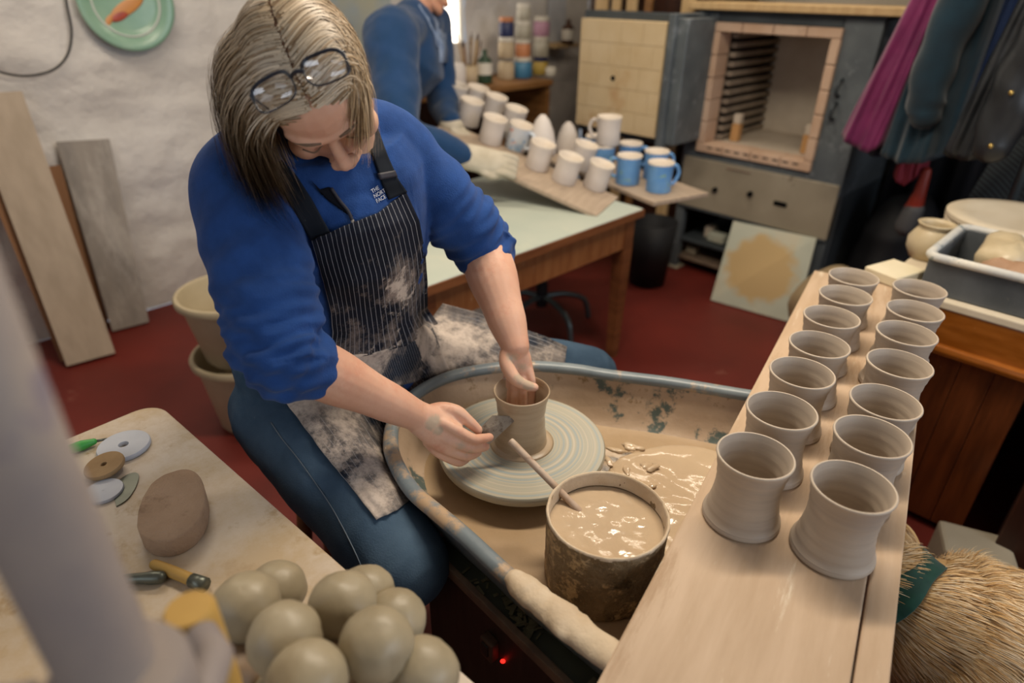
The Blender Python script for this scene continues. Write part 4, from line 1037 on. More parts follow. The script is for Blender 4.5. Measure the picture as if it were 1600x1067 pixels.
mesh('handle', mv(lathe([(.004, -.13), (.019, -.13), (.0205, -.10), (.020, -.02), (.0195, -.004), (.017, 0), (.004, .0005)], 28), hp.x, hp.y, hp.z), 'dowel', cp, sharp=50)
a0, a1 = att(20, 830, .42)-pk, att(190, 1010, .40)-pk
mesh('lever', tube(spline([a0+(a0-a1)*.9, a0, a1, V((-.03, .02, .32))], 6), .013, 14, None, True), 'steelp', cp)

# ================================================================== LEFT WALL: BOARDS, PLATTER, WIRE, BUCKETS
def lean(name, b0, b1, t0, t1, th, m, label):
    """board standing on the floor (b0,b1) and leaning on the wall (t1,t0)"""
    return tag(mesh(name, slabquad(b0, b1, t1, t0, th), m, None, False), label, 'board', 'boards leaning on the whitewashed wall')
vw = VL+.035
b0, b1 = atz(106, 577, .0), atz(182, 556, .0)
t1 = atv(34, 142, vw); t0 = t1+(b0-b1)
lean('plank', b0+V((0, 0, .016)), b1+V((0, 0, .016)), t0, t1, .02, 'plank', 'wide pale plank leaning on the wall in front of the others')
lean('plank', b0+V((-.045, .035, .016)), b1+V((-.055, .035, .016)), t0+V((-.03, -.03, -.1)), t1+V((-.04, -.04, -.1)), .02, 'plankbr', 'brown plank mostly hidden behind the wide pale plank')
b0, b1 = atz(177, 521, 0), atz(234, 506, 0)
t0, t1 = atv(88, 222, vw), atv(171, 217, vw)
lean('plank', b0+V((0, 0, .012)), b1+V((0, 0, .012)), t0, t1, .018, 'plank2', 'short weathered grey plank leaning on the wall by the buckets')
lean('plank', atz(150, 520, .0)+V((0, 0, .012)), atz(172, 512, 0)+V((0, 0, .012)), atv(68, 262, vw-.01), atv(95, 258, vw-.01), .016, 'plankbr', 'narrow brown plank standing between the pale and grey planks')
# platter with fish
pf = thing('platter', 'green glazed platter painted with a red fish hung on the whitewashed wall', 'platter', ruv(1.0, VL+.02, 1.392), 0)
PMx = Matrix.Rotation(ROOMROT, 4, 'Z') @ Matrix.Rotation(-PI/2, 4, 'Y').inverted()
pf.rotation_euler = Matrix((ruv(1, 0, 0), V((0, 0, 1)), V((S2, -S2, 0)))).transposed().to_euler()   # local x along wall, y up, z into the room
mesh('dish', lathe([(.002, .010), (.10, .010), (.125, .014), (.150, .028), (.175, .034), (.186, .034), (.19, .030), (.186, .026), (.16, .018), (.12, 0), (.002, 0)], 56, False), 'platter', pf, sharp=60)
mesh('rim_band', lathe([(.128, .0165), (.136, .0205), (.1365, .0215), (.128, .0178)], 56, False), 'platew', pf)
for (x, y, rx, ry, q, m) in ((.0, -.02, .085, .026, .5, 'fishor'), (-.03, -.045, .05, .02, .5, 'fishred'), (.06, .035, .03, .022, .2, 'fishred'), (-.085, -.07, .03, .012, .9, 'fishor')):
    mesh('painted_fish', xf(ell((0, 0, 0), (rx, ry, .002), None, 24, 8), Matrix.Translation((x, y, .0125)) @ Matrix.Rotation(q, 4, 'Z')), m, pf)
W = [atv(x, y, VL+.03) for x, y in ((98, -30), (105, 10), (112, 50), (106, 85), (85, 108), (50, 118), (15, 116), (-40, 100))]
tag(mesh('wire', tube(spline(W, 6), .0045, 8), 'wire'), 'black cable looping down the whitewashed wall beside the platter', 'cable')
# two buckets stacked
bc = atz(402, 655, 0)+V((.0, .02, 0))
def bucket(z0, rb, rt, h, label, zin):
    t = thing('bucket', label, 'bucket', (bc.x, bc.y, z0), 0)
    mesh('shell', lathe([(.002, 0), (rb-.01, 0), (rb, .012), (rt-.004, h-.03), (rt, h-.028), (rt+.014, h-.024), (rt+.016, h-.008), (rt+.010, h), (rt, h), (rt-.006, h-.01), (rb-.004, zin)], 48, False), 'bucketb', t, sharp=50)
    return t
t1_ = bucket(.001, .135, .172, .30, 'lower cream plastic bucket with a red handle, on the floor behind the potter', .012)
mesh('handle', tube(spline([(.05, -.168, .16), (.062, -.186, .15), (.10, -.166, .155), (.105, -.148, .16)], 5), .010, 10, None, True), 'redplastic', t1_)
t2_ = bucket(.165, .130, .172, .255, 'upper cream bucket stacked inside another bucket behind the potter', .012)
mesh('contents', lathe([(.002, 0), (.150, 0)], 40, False), 'bucketin', t2_); t2_.children[-1].location.z = .12

# ================================================================== FAR TABLE
ta = thing('long_table', 'long brown wooden table with pale green top in front of the kiln', 'table', ruv(0, 0, 0), ROOMROT)
U0, U1, V0_, V1_ = 1.02, 2.165, -2.22, -1.42      # local x=v, y=u
mesh('tabletop', boxat(V0_, V1_, U0, U1, .662, .69, .004), 'greentop', ta, False)
mesh('edge_band', join(boxat(V1_-.004, V1_+.006, U0, U1+.004, .655, .684), boxat(V0_, V1_, U1-.002, U1+.006, .655, .684)), 'brownwood', ta, False)
mesh('front_rail', boxat(V1_-.05, V1_-.02, U0+.05, U1-.05, .53, .662), 'brownrail', ta, False)
mesh('rear_rail', boxat(V0_+.02, V0_+.05, U0+.05, U1-.05, .53, .662), 'brownrail', ta, False)
mesh('end_rail', boxat(V0_+.05, V1_-.05, U1-.06, U1-.03, .53, .662), 'brownwood', ta, False)
for v_, u_ in ((V1_-.045, U1-.055), (V0_+.045, U1-.055), (V1_-.045, U0+.05), (V0_+.045, U0+.05)):
    mesh('leg', tube([(v_, u_, 0), (v_, u_, .50), (v_, u_, .66)], [.022*1.2, .033*1.25, .033*1.25], 4, (1, 1, 0)), 'brownwood', ta, False)
# swivel chair base under it
cb = thing('swivel_chair', 'swivel chair with curved steel legs pushed under the long table', 'chair', atz(845, 505, 0))
mesh('column', lathe([(.028, .10), (.028, .22), (.020, .22), (.020, .36)], 20), 'chairblack', cb, sharp=40)
mesh('seat', mv(lathe([(.004, 0), (.17, 0), (.19, .02), (.18, .05), (.004, .06)], 32), 0, 0, .36), 'chairblack', cb)
for k in range(5):
    q = .25+k*2*PI/5; c_, s_ = math.cos(q), math.sin(q)
    mesh('leg', tube(spline([(.02*c_, .02*s_, .15), (.12*c_, .12*s_, .15), (.22*c_, .22*s_, .11), (.25*c_, .25*s_, .015)], 6), .014, 10, None, True), 'chairsteel', cb)
g = [ell((0, 0, .03), (.10, .07, .035), None, 24, 14)]
g = ([v*(1+.25*noise.noise(v*14)) for v in g[0][0]], g[0][1]); o = mesh('rag', g, 'rag'); p = atz(745, 500, 0); o.location = (p.x, p.y, .0); tag(o, 'pale crumpled rag on the floor under the long table', 'rag')

# ---- mugs on boards
def mugmesh(r, h, w=.93):
    pr = [(.002, 0), (r*.93, 0), (r*.97, .004), (r*w, h*.5), (r*.98, h*.93), (r, h-.002), (r-.002, h), (r-.005, h-.002), (r*w-.006, h*.5), (r*.9-.006, .008), (.002, .007)]
    return lathe(pr, 36, False)
def handle(r, h, th=.008):
    return tube(spline([(r*.90, 0, h*.80), (r*1.35, 0, h*.82), (r*1.62, 0, h*.55), (r*1.30, 0, h*.25), (r*.92, 0, h*.20)], 5), th, 10, (0, 1, 0))
PMUG = {}
def mug(p, m, label, group, hang=None, r=.055, h=.118, inner=None, tilt=None):
    t = thing('mug', label, 'mug', p, hang or 0, group)
    if ('b', r, h) not in PMUG:
        a_ = bpy.data.meshes.new('cup'); g = mugmesh(r, h); a_.from_pydata([tuple(v) for v in g[0]], [], g[1]); PMUG['b', r, h] = a_
        b_ = bpy.data.meshes.new('handle'); g = handle(r, h); b_.from_pydata([tuple(v) for v in g[0]], [], g[1]); PMUG['h', r, h] = b_
    for nm, q in (('cup', 'b'), ('handle', 'h')):
        if q == 'h' and hang is None: continue
        key = (q, r, h, m)
        if key not in PMUG:
            PMUG[key] = PMUG[q, r, h].copy()
            PMUG[key].materials.append(M[m])
            for f in PMUG[key].polygons: f.use_smooth = True
        o = bpy.data.objects.new(nm, PMUG[key]); add(o, t)
    if inner:
        if ('i', r, h) not in PMUG:
            g = lathe([(r*.985, h-.010), (r+.0004, h-.001), (r-.002, h+.0005), (r-.0055, h-.002), (r*.88-.005, h*.5), (r*.86-.005, .009), (.002, .0085)], 36, False)
            a_ = bpy.data.meshes.new('inside'); a_.from_pydata([tuple(v) for v in g[0]], [], g[1]); a_.materials.append(M['bisquein'])
            for f in a_.polygons: f.use_smooth = True
            PMUG['i', r, h] = a_
        add(bpy.data.objects.new('inside', PMUG['i', r, h]), t)
    if tilt: t.rotation_euler = tilt
    return t
# board A: near end rests on the table, far end lifted by the man
A0, A1 = atz(930, 312, .712), att(690, 205, 2.78)
ax = (A1-A0); LA_ = ax.length; ax.normalize()
A0 = A0-ax*.06; LA_ += .1
ay = ax.cross(V((0, 0, 1))).normalized(); az = ay.cross(ax).normalized()
if az.z < 0: az = -az
BM = Matrix((ax, az.cross(ax), az)).transposed().to_4x4()
o = mesh('ware_board', boxat(0, LA_, -.14, .14, -.018, 0, .002), 'boardedge', None, False); o.matrix_world = Matrix.Translation(A0) @ BM
tag(o, 'tilted ware board of white mugs lifted off the long table by the man', 'board')
eul = BM.to_euler()
ay2 = az.cross(ax)
def onA(x, y):      # pixel of the mug's foot -> point on board A
    d = dirp(x, y); t = (A0-CAM).dot(az)/d.dot(az); return CAM+d*t
wm = [(928, 293, 0), (880, 283, 0), (905, 262, 1), (765, 222, 0), (730, 194, 0), (798, 205, 0), (768, 186, 0), (740, 172, 0), (708, 168, 0)]
for k, (x, y, dk) in enumerate(wm):
    mug(onA(x, y)+az*.001, 'bisque', 'white unglazed mug standing on the tilted ware board', 'white mugs on the tilted board', None, .0535, .112, True, eul)
mug(onA(806, 232)+az*.001, 'decor', 'mug painted with colourful flowers beside the man\'s gloved hand', None, -.6, .0535, .112, True, (BM @ Matrix.Rotation(PI-.3, 4, 'Z')).to_euler())
# cone-shaped white pieces
def cone(p, h, r, label):
    o = mesh('white_bell', lathe([(.002, 0), (r, 0), (r*1.01, .01), (r*.96, h*.3), (r*.78, h*.6), (r*.48, h*.86), (r*.2, h*.98), (.002, h)], 36, False), 'bisque'); o.location = p
    tag(o, label, 'bell', 'white dome-shaped pieces among the mugs'); return o
mug(onA(838, 262)+az*.001, 'bisque', 'white unglazed mug standing on the tilted ware board', 'white mugs on the tilted board', None, .0535, .112, True, eul)
cone(onA(846, 245)+V((0, 0, .012)), .17, .062, 'tall white dome-shaped piece standing among the mugs on the tilted board')
# board B with blue mugs overhanging the table end
o = mesh('ware_board', boxat(-.15, .15, 0, .90, 0, .018, .002), 'boardedge', None, False)
pB = atz(1000, 312, .70)
Bd = (atz(1090, 300, .71)-atz(950, 250, .71)); 
ang = math.atan2(Bd.y, Bd.x)
o.rotation_euler = (0, 0, ang-PI/2); pe = (atz(1090, 300, .71)+atz(1040, 318, .71))/2; o.location = (pe.x-.90*math.cos(ang), pe.y-.90*math.sin(ang), .693)
tag(o, 'ware board of blue mugs jutting past the end of the long table', 'board')
bz = .7115
for k, (x, y, h_) in enumerate(((1028, 298, .3), (980, 286, 2.9), (1022, 278, .3), (982, 264, -.2), (940, 268, 2.6), (930, 252, 3.2))):
    mug(atz(x, y, bz), 'blueglaze', 'blue glazed mug with white inside on the board past the table end', 'blue mugs on the board', h_, .055, .125, True)
pw_ = mug(atz(949, 228, .83)*1, 'bisque', 'white handled mug standing on top of the blue mugs', None, 2.75, .056, .125, True); pw_.location.z = .838
cone(atz(886, 236, bz), .15, .06, 'white dome-shaped piece beside the blue mugs')

# ================================================================== THE MAN BEHIND THE TABLE
man = thing('person', 'man in navy sweater and striped apron lifting a board of mugs', 'person', ruv(1.55, -2.62, 0))
mp = lambda o: pw(o, man)
mJ = {k: att(*v) for k, v in dict(sh=(612, 62, 2.52), el=(628, 205, 2.42), wr=(735, 246, 2.50), sh2=(672, 40, 2.95), el2=(690, 150, 3.02), wr2=(705, 195, 2.84)).items()}
MH = att(676, -34, 2.72)       # head centre (above the frame)
mf = (Rt*.86-Up*.36-HB*.10).normalized(); mu_ = (Up*.90+Rt*.36+HB*.15); mu_ = (mu_-mf*mu_.dot(mf)).normalized(); mr = mf.cross(mu_)
MHM = Matrix.Translation(MH) @ Matrix((mr, mf, mu_)).transposed().to_4x4()
feet = man.location
pelv = V((feet.x, feet.y, .93)); chest = mJ['sh'].lerp(mJ['sh2'], .5)-V((0, 0, .10))
sk_ = head_parts(MHM, 1)+[tube([MH-mu_*.06-mf*.02, chest+V((0, 0, .10))], [.056, .062], 18, None, True)]
sk_ += [tube([pelv, pelv.lerp(chest, .6), chest], [.12, .12, .12], 20, None, True), chain([mJ['sh'], mJ['el'], mJ['wr']], [.05, .045, .03]), chain([mJ['sh2'], mJ['el2'], mJ['wr2']], [.05, .045, .03])]
lft = V((-S2, S2, 0))
for s in (-1, 1): sk_ += [chain([pelv+lft*s*.09, V((feet.x, feet.y, .5))+lft*s*.1, V((feet.x, feet.y, .08))+lft*s*.1], [.08, .06, .045])]
mp(meshobj('body', fuse(sk_, .0065, 3, 'man_body'), 'skinman', man))
sd = (mJ['sh2']-mJ['sh']).normalized()
sw_ = fuse([tube([pelv-V((0, 0, .06)), pelv+V((0, 0, .1)), pelv.lerp(chest, .6), chest, chest+V((0, 0, .09))], [(.20, .15), (.20, .15), (.205, .15), (.20, .15), (.14, .11)], 28, sd, True),
            chain([mJ['sh']+sd*.05, mJ['sh'], mJ['sh'].lerp(mJ['el'], .5), mJ['el'], mJ['el'].lerp(mJ['wr'], .5), mJ['wr'].lerp(mJ['el'], .06)], [.10, .115, .095, .078, .058, .042], 24),
            chain([mJ['sh2']-sd*.05, mJ['sh2'], mJ['el2'], mJ['wr2'].lerp(mJ['el2'], .06)], [.10, .10, .075, .05], 24), tube([mJ['sh']+V((0, 0, .02)), chest+V((0, 0, .11)), mJ['sh2']+V((0, 0, .02))], [.09, .10, .09], 20, None, True)], .009, 5, 'sweater')
displace(sw_, lambda p, n: .006*noise.noise(p*9)+.004*noise.noise(p*20))
swo = mp(meshobj('sweater', sw_, 'navy', man))
tr_ = fuse([tube([pelv-V((0, 0, .10)), pelv+V((0, 0, .04))], [.19, .17], 24, None, True)]+[chain([pelv+lft*s*.09, V((feet.x, feet.y, .5))+lft*s*.1, V((feet.x, feet.y, .06))+lft*s*.1], [.105, .085, .065]) for s in (-1, 1)], .011, 3, 'trousers')
mp(meshobj('trousers', tr_, 'navycoat', man))
for s in (-1, 1): mp(mesh('shoe', chain([V((feet.x, feet.y, .045))+lft*s*.1-V((.02, -.02, 0)), V((feet.x, feet.y, .04))+lft*s*.1+V((.10, -.10, 0)).normalized()*.13], [.045, .036], 16), 'chairblack', man))
# striped apron strap / shirt at the neck and chest
BVm = bvh_of(sw_)
def hitm(x, y, off):
    r = BVm.ray_cast(CAM, dirp(x, y).normalized()); return None if r[0] is None else r[0]-dirp(x, y).normalized()*off
def mpatch(pts, w, name, m, parent):
    q = [(hitm(x-w, y, .006), hitm(x+w, y, .006)) for x, y in pts]; q = [c for c in q if None not in c]
    if len(q) < 2: return
    vs = [v for c in q for v in c]; o = mesh(name, (vs, [(2*i, 2*i+1, 2*i+3, 2*i+2) for i in range(len(q)-1)]), m, parent)
    md = o.modifiers.new('t', 'SOLIDIFY'); md.thickness = .004; mp(o)
mpatch([(648, -10), (660, 8), (674, 30), (684, 52), (689, 75)], 7, 'apron_strap', 'stripe', man)
mpatch([(690, 52), (692, 75), (692, 98)], 6, 'apron_bib', 'stripe', man)
hc = ell((0, -.016, .045), (.081, .100, .088), None, 30, 20); ks = set(i for i, v in enumerate(hc[0]) if not (v.y > .04 and v.z < .09) and v.z > -.03)
mp(mesh('hair', xf((hc[0], [f for f in hc[1] if all(i in ks for i in f)]), MHM), mat('man_hair', '#4a3b30', '#6b5a4a', scale=40, rough=.6), man))
# gloved hand gripping the edge of the tilted board
wr = mJ['wr']; gd = (att(812, 262, 2.52)-wr).normalized(); gs = gd.cross(HB).normalized(); gt = gs.cross(gd)
gl = [tube([wr-gd*.01, wr+gd*.04, wr+gd*.09, wr+gd*.12], [(.052, .034), (.052, .032), (.05, .028), (.042, .022)], 20, gs, True)]
for i in range(4):
    b0_ = wr+gd*(.10)+gs*(-.034+.023*i); gl.append(chain([b0_, b0_+gd*.04+gt*.006, b0_+gd*.075-gt*.012, b0_+gd*.082-gt*.03], [.0145, .014, .013, .011], 12))
gl.append(chain([wr+gd*.05+gs*.04, wr+gd*.09+gs*.055-gt*.0, wr+gd*.125+gs*.045-gt*.012], [.017, .015, .012], 12))
gme = fuse(gl, .0045, 3, 'glove'); mp(meshobj('glove', gme, 'glove', man))
gl2 = [ell((0, 0, 0), (.055, .04, .03), Matrix.Translation(mJ['wr2']), 20, 14)]
for i in range(4): q = mJ['wr2']+V((.03, -.02, -.02))+V((-.7, -.7, 0))*(.02*i-.03); gl2.append(chain([q, q+V((.03, -.02, -.025)), q+V((.03, -.02, -.05))], [.013, .012, .010], 10))
mp(meshobj('glove', fuse(gl2, .005, 3, 'glove'), 'glove', man))

# ================================================================== BENCH WITH GLAZE JARS (left wall)
bz_ = .955
be = thing('workbench', 'wooden bench along the whitewashed wall crowded with glaze jars', 'bench', ruv(0, 0, 0), ROOMROT)
bv0, bv1, bu0, bu1 = VL+.04, -2.88, 2.05, 3.22
mesh('top', boxat(bv0, bv1, bu0, bu1, bz_-.035, bz_, .004), 'bench', be, False)
mesh('end_panel', boxat(bv0, bv1-.02, bu1-.04, bu1-.01, 0, bz_-.035), 'bench', be, False)
mesh('end_panel', boxat(bv0, bv1-.02, bu0+.01, bu0+.04, 0, bz_-.035), 'bench', be, False)
mesh('shelf', boxat(bv0, bv1-.02, bu0+.04, bu1-.04, .56, .585), 'bench', be, False)
mesh('back_panel', boxat(bv0, bv0+.015, bu0+.04, bu1-.04, .0, bz_-.035), 'darkwood', be, False)
def jar(name, px, v, z, r, h, body, lid, label, lidh=.02, group=None, neck=False):
    """upright jar whose column shows at pixel column px, on the plane v"""
    q = atv(px, 80, v); uu = (q.x+q.y)*S2
    t = thing(name, label, 'jar' if 'bottle' not in name else 'bottle', ruv(uu, v, z), 0, group)
    if neck: pr = [(.002, 0), (r*.95, 0), (r, .006), (r, h*.62), (r*.8, h*.72), (r*.36, h*.82), (r*.34, h), (.002, h)]
    else: pr = [(.002, 0), (r*.95, 0), (r, .006), (r, h*.86), (r*.86, h*.94), (r*.84, h), (.002, h)]
    mesh('vessel', lathe(pr, 28, False), body, t)
    if lid: mesh('lid', lathe([(r*.2, h), (r*.93, h-.002), (r*.95, h+lidh*.2), (r*.95, h+lidh*.9), (r*.9, h+lidh), (.002, h+lidh)], 28, False), lid, t, sharp=40)
    return t
vJ = -3.10
def stack(px, v, items):
    z = bz_
    for r, h, b_, l_, lab in items:
        jar('glaze_jar', px, v, z, r, h, b_, l_, lab, .022, 'glaze jars on the bench'); z += h+.0225
stack(791, vJ, [(.052, .10, 'jarbeige', None, 'plain beige pot at the bottom of the stack by the dark bottle'), (.050, .095, 'jarbeige', 'jarwhite', 'pale grey jar with white lid in the middle of its stack'), (.046, .085, 'jarnavy', 'jaror', 'navy jar with orange lid on top of its stack')])
stack(817, vJ+.02, [(.060, .10, 'jarblue', 'jarwhite', 'wide blue jar with white lid on the bench'), (.048, .080, 'jaror', 'jarwhite', 'jar with orange band standing on the blue jar'), (.048, .080, 'jarglass', 'jarwhite', 'clear jar with white lid standing on the orange jar'), (.044, .07, 'jarglass', 'jarwhite', 'small clear jar topping the stack over the blue jar')])
stack(845, vJ-.02, [(.050, .085, 'jaryel', 'jarnavy', 'yellow jar with navy lid at the bottom of its stack'), (.053, .10, 'jarglass', 'jarwhite', 'grey-green glass jar with white lid over the yellow jar'), (.052, .09, 'jarpink', 'jarwhite', 'pink jar with white lid over the glass jar')])
stack(862, vJ+.08, [(.036, .055, 'jarwhite', None, 'small white pot at the bench end')])
jar('bottle', 757, vJ+.06, bz_, .046, .185, 'jargreen', None, 'dark green bottle with white label beside the brushes', neck=True)
q = atv(757, 80, vJ+.06); o = mesh('label', mv(lathe([(.0466, .05), (.0466, .115)], 28, False), 0, 0, 0), 'jarwhite', bpy.data.objects['bottle'])
jar('bottle', 886, -3.2, 1.12, .043, .15, 'jarbrown', None, 'brown bottle with pale label on the small wall shelf', neck=True)
mesh('label', lathe([(.0436, .025), (.0436, .09)], 28, False), 'jarwhite', bpy.data.objects['bottle.001'])
p = atv(886, 80, -3.2); uu = (p.x+p.y)*S2
o = mesh('wall_shelf', boxat(-.11, .09, -.14, .10, -.02, 0), 'slat', None, False); o.location = ruv(uu, -3.27, 1.119); o.rotation_euler = (0, 0, ROOMROT); tag(o, 'small pale shelf fixed to the wall under the brown bottle', 'shelf')
bj = thing('brush_pot', 'beige pot stuffed with paint brushes behind the white mugs', 'brush pot', ruv((lambda p: (p.x+p.y)*S2)(atv(733, 90, vJ)), vJ, bz_))
mesh('pot', lathe([(.002, 0), (.05, 0), (.055, .02), (.052, .10), (.048, .10), (.048, .02), (.002, .015)], 28, False), 'jarbeige', bj)
random.seed(9)
for k in range(9):
    q = k*.7; d = V((math.cos(q)*.05, math.sin(q)*.05, 0)); br = mesh('brush', tube([d*.4+V((0, 0, .03)), d*1.3+V((0, 0, .20+.02*(k % 3)))], .0045, 8), ('bench', 'jarbrown', 'dowel')[k % 3], bj)
    mesh('bristles', tube([d*1.3+V((0, 0, .20+.02*(k % 3))), d*1.45+V((0, 0, .235+.02*(k % 3)))], [.006, .003], 8), 'jarbrown', br)
for px, m_, lab in ((712, 'bisque', 'white pot on the bench between the man and the brushes'), (690, 'jarglass', 'grey pot on the bench behind the man\'s arm')):
    jar('glaze_jar', px, vJ+.1, bz_, .055, .13, m_, None, lab)
for k, (px, m_, h_) in enumerate(((800, 'jarwhite', .10), (840, 'jarwhite', .09), (768, 'jaror', .07))):
    jar('storage_pot', px, -3.1, .585, .055, h_, m_, None, ('tall white pot on the shelf under the bench', 'short white pot on the shelf under the bench', 'orange pot on the shelf under the bench')[k])
# pale-blue panel hanging on the wall behind the man, grey panel over the jars
for (x0, x1, y0, y1, m_, nm, lab) in ((505, 612, -60, 105, 'bluepanel', 'wall_panel', 'pale blue and cream panel hung on the wall behind the man'), (858, 884, -40, 92, 'plasticw', 'paper_sheet', 'grey paper sheet pinned on the wall behind the jars')):
    a_, b_ = atv(x0, (y0+y1)/2, VL+.03), atv(x1, (y0+y1)/2, VL+.03); zt, zb = atv((x0+x1)/2, y0, VL+.03).z, atv((x0+x1)/2, y1, VL+.03).z
    tag(mesh(nm, slabquad(V((a_.x, a_.y, zb)), V((b_.x, b_.y, zb)), V((b_.x, b_.y, zt)), V((a_.x, a_.y, zt)), .012), m_, None, False), lab, 'panel')

# ================================================================== KILN
KU, KV0, KV1 = 3.22, -1.90, -1.03
ki = thing('kiln', 'grey steel front-loading kiln with open door and brick chamber', 'kiln', ruv(0, 0, 0), ROOMROT)
kb = lambda nm, v0, v1, u0, u1, z0, z1, m, par=None, bv=.004: mesh(nm, boxat(v0, v1, u0, u1, z0, z1, bv), m, par or ki, False)
ov0, ov1, oz0, oz1, du = -1.775, -1.225, .735, 1.295, .60       # opening
kb('steel_shell', KV0, ov0-.03, KU, KU+.80, .60, 1.365, 'steel'); kb('steel_shell', ov1+.03, KV1, KU, KU+.80, .60, 1.365, 'steel')
kb('steel_shell', ov0-.03, ov1+.03, KU, KU+.80, .60, oz0-.03, 'steel'); kb('steel_shell', ov0-.03, ov1+.03, KU, KU+.80, oz1+.03, 1.365, 'steeld')
kb('back_wall', ov0-.03, ov1+.03, KU+du, KU+.80, oz0-.03, oz1+.03, 'firew')
kb('control_panel', KV0+.02, KV1-.005, KU-.012, KU+.05, .39, .662, 'kpanel')
for v_, z_ in ((-1.66, .515), (-1.46, .535)): mesh('knob', xf(lathe([(.002, 0), (.014, 0), (.012, .02), (.002, .02)], 16, False), Matrix.Translation((v_, KU-.012, z_)) @ Matrix.Rotation(PI/2, 4, 'X')), 'black', ki)
kb('switch_plate', -1.33, -1.26, KU-.018, KU-.010, .505, .53, 'black')
kb('vent_slot', -1.62, -1.48, KU-.016, KU-.008, .632, .642, 'machedge')
kb('panel_lower_edge', KV0+.02, KV1-.005, KU-.010, KU+.04, .375, .388, 'steeld')
for v_, u_ in ((KV0+.03, KU+.03), (KV1-.03, KU+.03), (KV0+.03, KU+.76), (KV1-.03, KU+.76)): kb('leg', v_-.025, v_+.025, u_-.025, u_+.025, 0, .60, 'steel')
kb('foot_plate', KV0-.02, KV0+.08, KU-.02, KU+.08, 0, .012, 'kpanel')
kb('lower_shelf', KV0+.04, KV1-.04, KU+.02, KU+.74, .17, .19, 'steeld'); kb('lower_shelf', KV0+.04, KV1-.04, KU+.02, KU+.74, .06, .08, 'machedge'); kb('side_sheet', KV1-.012, KV1, KU+.05, KU+.74, .08, .60, 'steeld')
# brick frame of the opening, brick by brick
fr_ = 0
for i in range(4):
    w_ = (ov1-ov0+.08)/4; x0 = ov0-.04+i*w_
    kb('brick', x0+.002, x0+w_-.002, KU-.022, KU+.10, oz1-.012, oz1+.03, 'firep'); kb('brick', x0+.002, x0+w_-.002, KU-.022, KU+.10, oz0-.036, oz0+.012, 'firep')
for i in range(5):
    h_ = (oz1-oz0-.024)/5; z0 = oz0+.012+i*h_
    kb('brick', ov0-.04, ov0+.004, KU-.022, KU+.10, z0+.0015, z0+h_-.0015, 'firep'); kb('brick', ov1-.004, ov1+.04, KU-.022, KU+.10, z0+.0015, z0+h_-.0015, 'firep')
# chamber: grooved side walls with elements
kb('chamber_floor', ov0, ov1, KU+.10, KU+du, oz0-.01, oz0+.01, 'firew'); kb('chamber_roof', ov0, ov1, KU+.10, KU+du, oz1-.005, oz1+.02, 'firew')
for side in (0, 1):
    v0_ = ov0-.025 if side == 0 else ov1
    kb('chamber_wall', v0_, v0_+.025, KU+.10, KU+du, oz0, oz1, 'coil')
    for i in range(12):
        z0 = oz0+.015+i*.0455
        q0, q1 = (ov0, ov0+.035) if side == 0 else (ov1-.035, ov1)
        kb('brick', q0, q1, KU+.11, KU+du-.002, z0, z0+.024, mat('grooved_brick', '#9c8f7e', '#85786a', scale=8, rough=.9), None, .003)
        vv = (q0+.012) if side == 0 else (q1-.012)
        mesh('element', tube([(vv, KU+.12, z0+.036), (vv, KU+du-.01, z0+.036)], .006, 8), 'coil', ki)
for i in range(10): kb('sill_slot', ov0+.03+i*.052, ov0+.062+i*.052, KU-.026, KU-.018, oz0-.012, oz0-.004, 'coil')
for v_, z_ in ((ov1+.10, .98), (ov1+.10, 1.08)):
    mesh('latch', tube(spline([(v_-.02, KU, z_-.03), (v_-.02, KU-.04, z_-.02), (v_-.02, KU-.04, z_+.03), (v_-.02, KU, z_+.04)], 4), .008, 8), 'steeld', ki)
kb('roof_plate', KV0-.01, KV1+.01, KU-.01, KU+.80, 1.365, 1.378, 'steeld')
# open door
dv0, dv1, duu = -2.44, -1.905, 2.93
dr = kb('door', dv0-.03, dv1+.05, duu+.06, duu+.20, .745, 1.36, 'steeld')
kb('hinge_strip', dv1-.005, KV0+.10, duu+.02, KU-.005, .76, 1.345, 'steel', dr); kb('hinge_strip', dv1+.012, dv1+.05, duu-.01, KU-.01, .74, 1.365, 'steel', dr)
for i in range(4):
    for j in range(5):
        w_, h_ = (dv1-dv0)/4, (1.325-.785)/5; o_ = (w_/2 if j % 2 else 0)
        x0, x1 = max(dv0, dv0+i*w_-o_), min(dv1, dv0+(i+1)*w_-o_)
        kb('brick', x0+.0008, x1-.0008, duu, duu+.07, .785+j*h_+.0008, .785+(j+1)*h_-.0008, 'fire', dr, .0012)
        if i == 3 and j % 2: kb('brick', dv1-w_/2+.0008, dv1-.0008, duu, duu+.07, .785+j*h_+.0008, .785+(j+1)*h_-.0008, 'fire', dr, .0012)
mesh('spy_hole', xf(lathe([(.002, 0), (.013, 0), (.013, .004), (.002, .004)], 16, False), Matrix.Translation((-2.20, duu-.001, 1.05)) @ Matrix.Rotation(PI/2, 4, 'X')), 'black', dr)
for v_, z_, lab in ((ov0+.09, oz0+.01, 'orange-tipped prop standing at the chamber wall with elements'), (ov1-.07, oz0+.01, 'pale prop standing by the kiln latch side')):
    t = thing('kiln_prop', lab, 'kiln prop', ruv(KU+.16, v_, z_+.001), ROOMROT)
    mesh('lower_block', box(.045, .045, .09, .004), mat('prop_orange', '#c09360', rough=.9), t, False); mesh('upper_block', mv(box(.04, .04, .05, .004), 0, 0, .0905), 'firew', t, False)
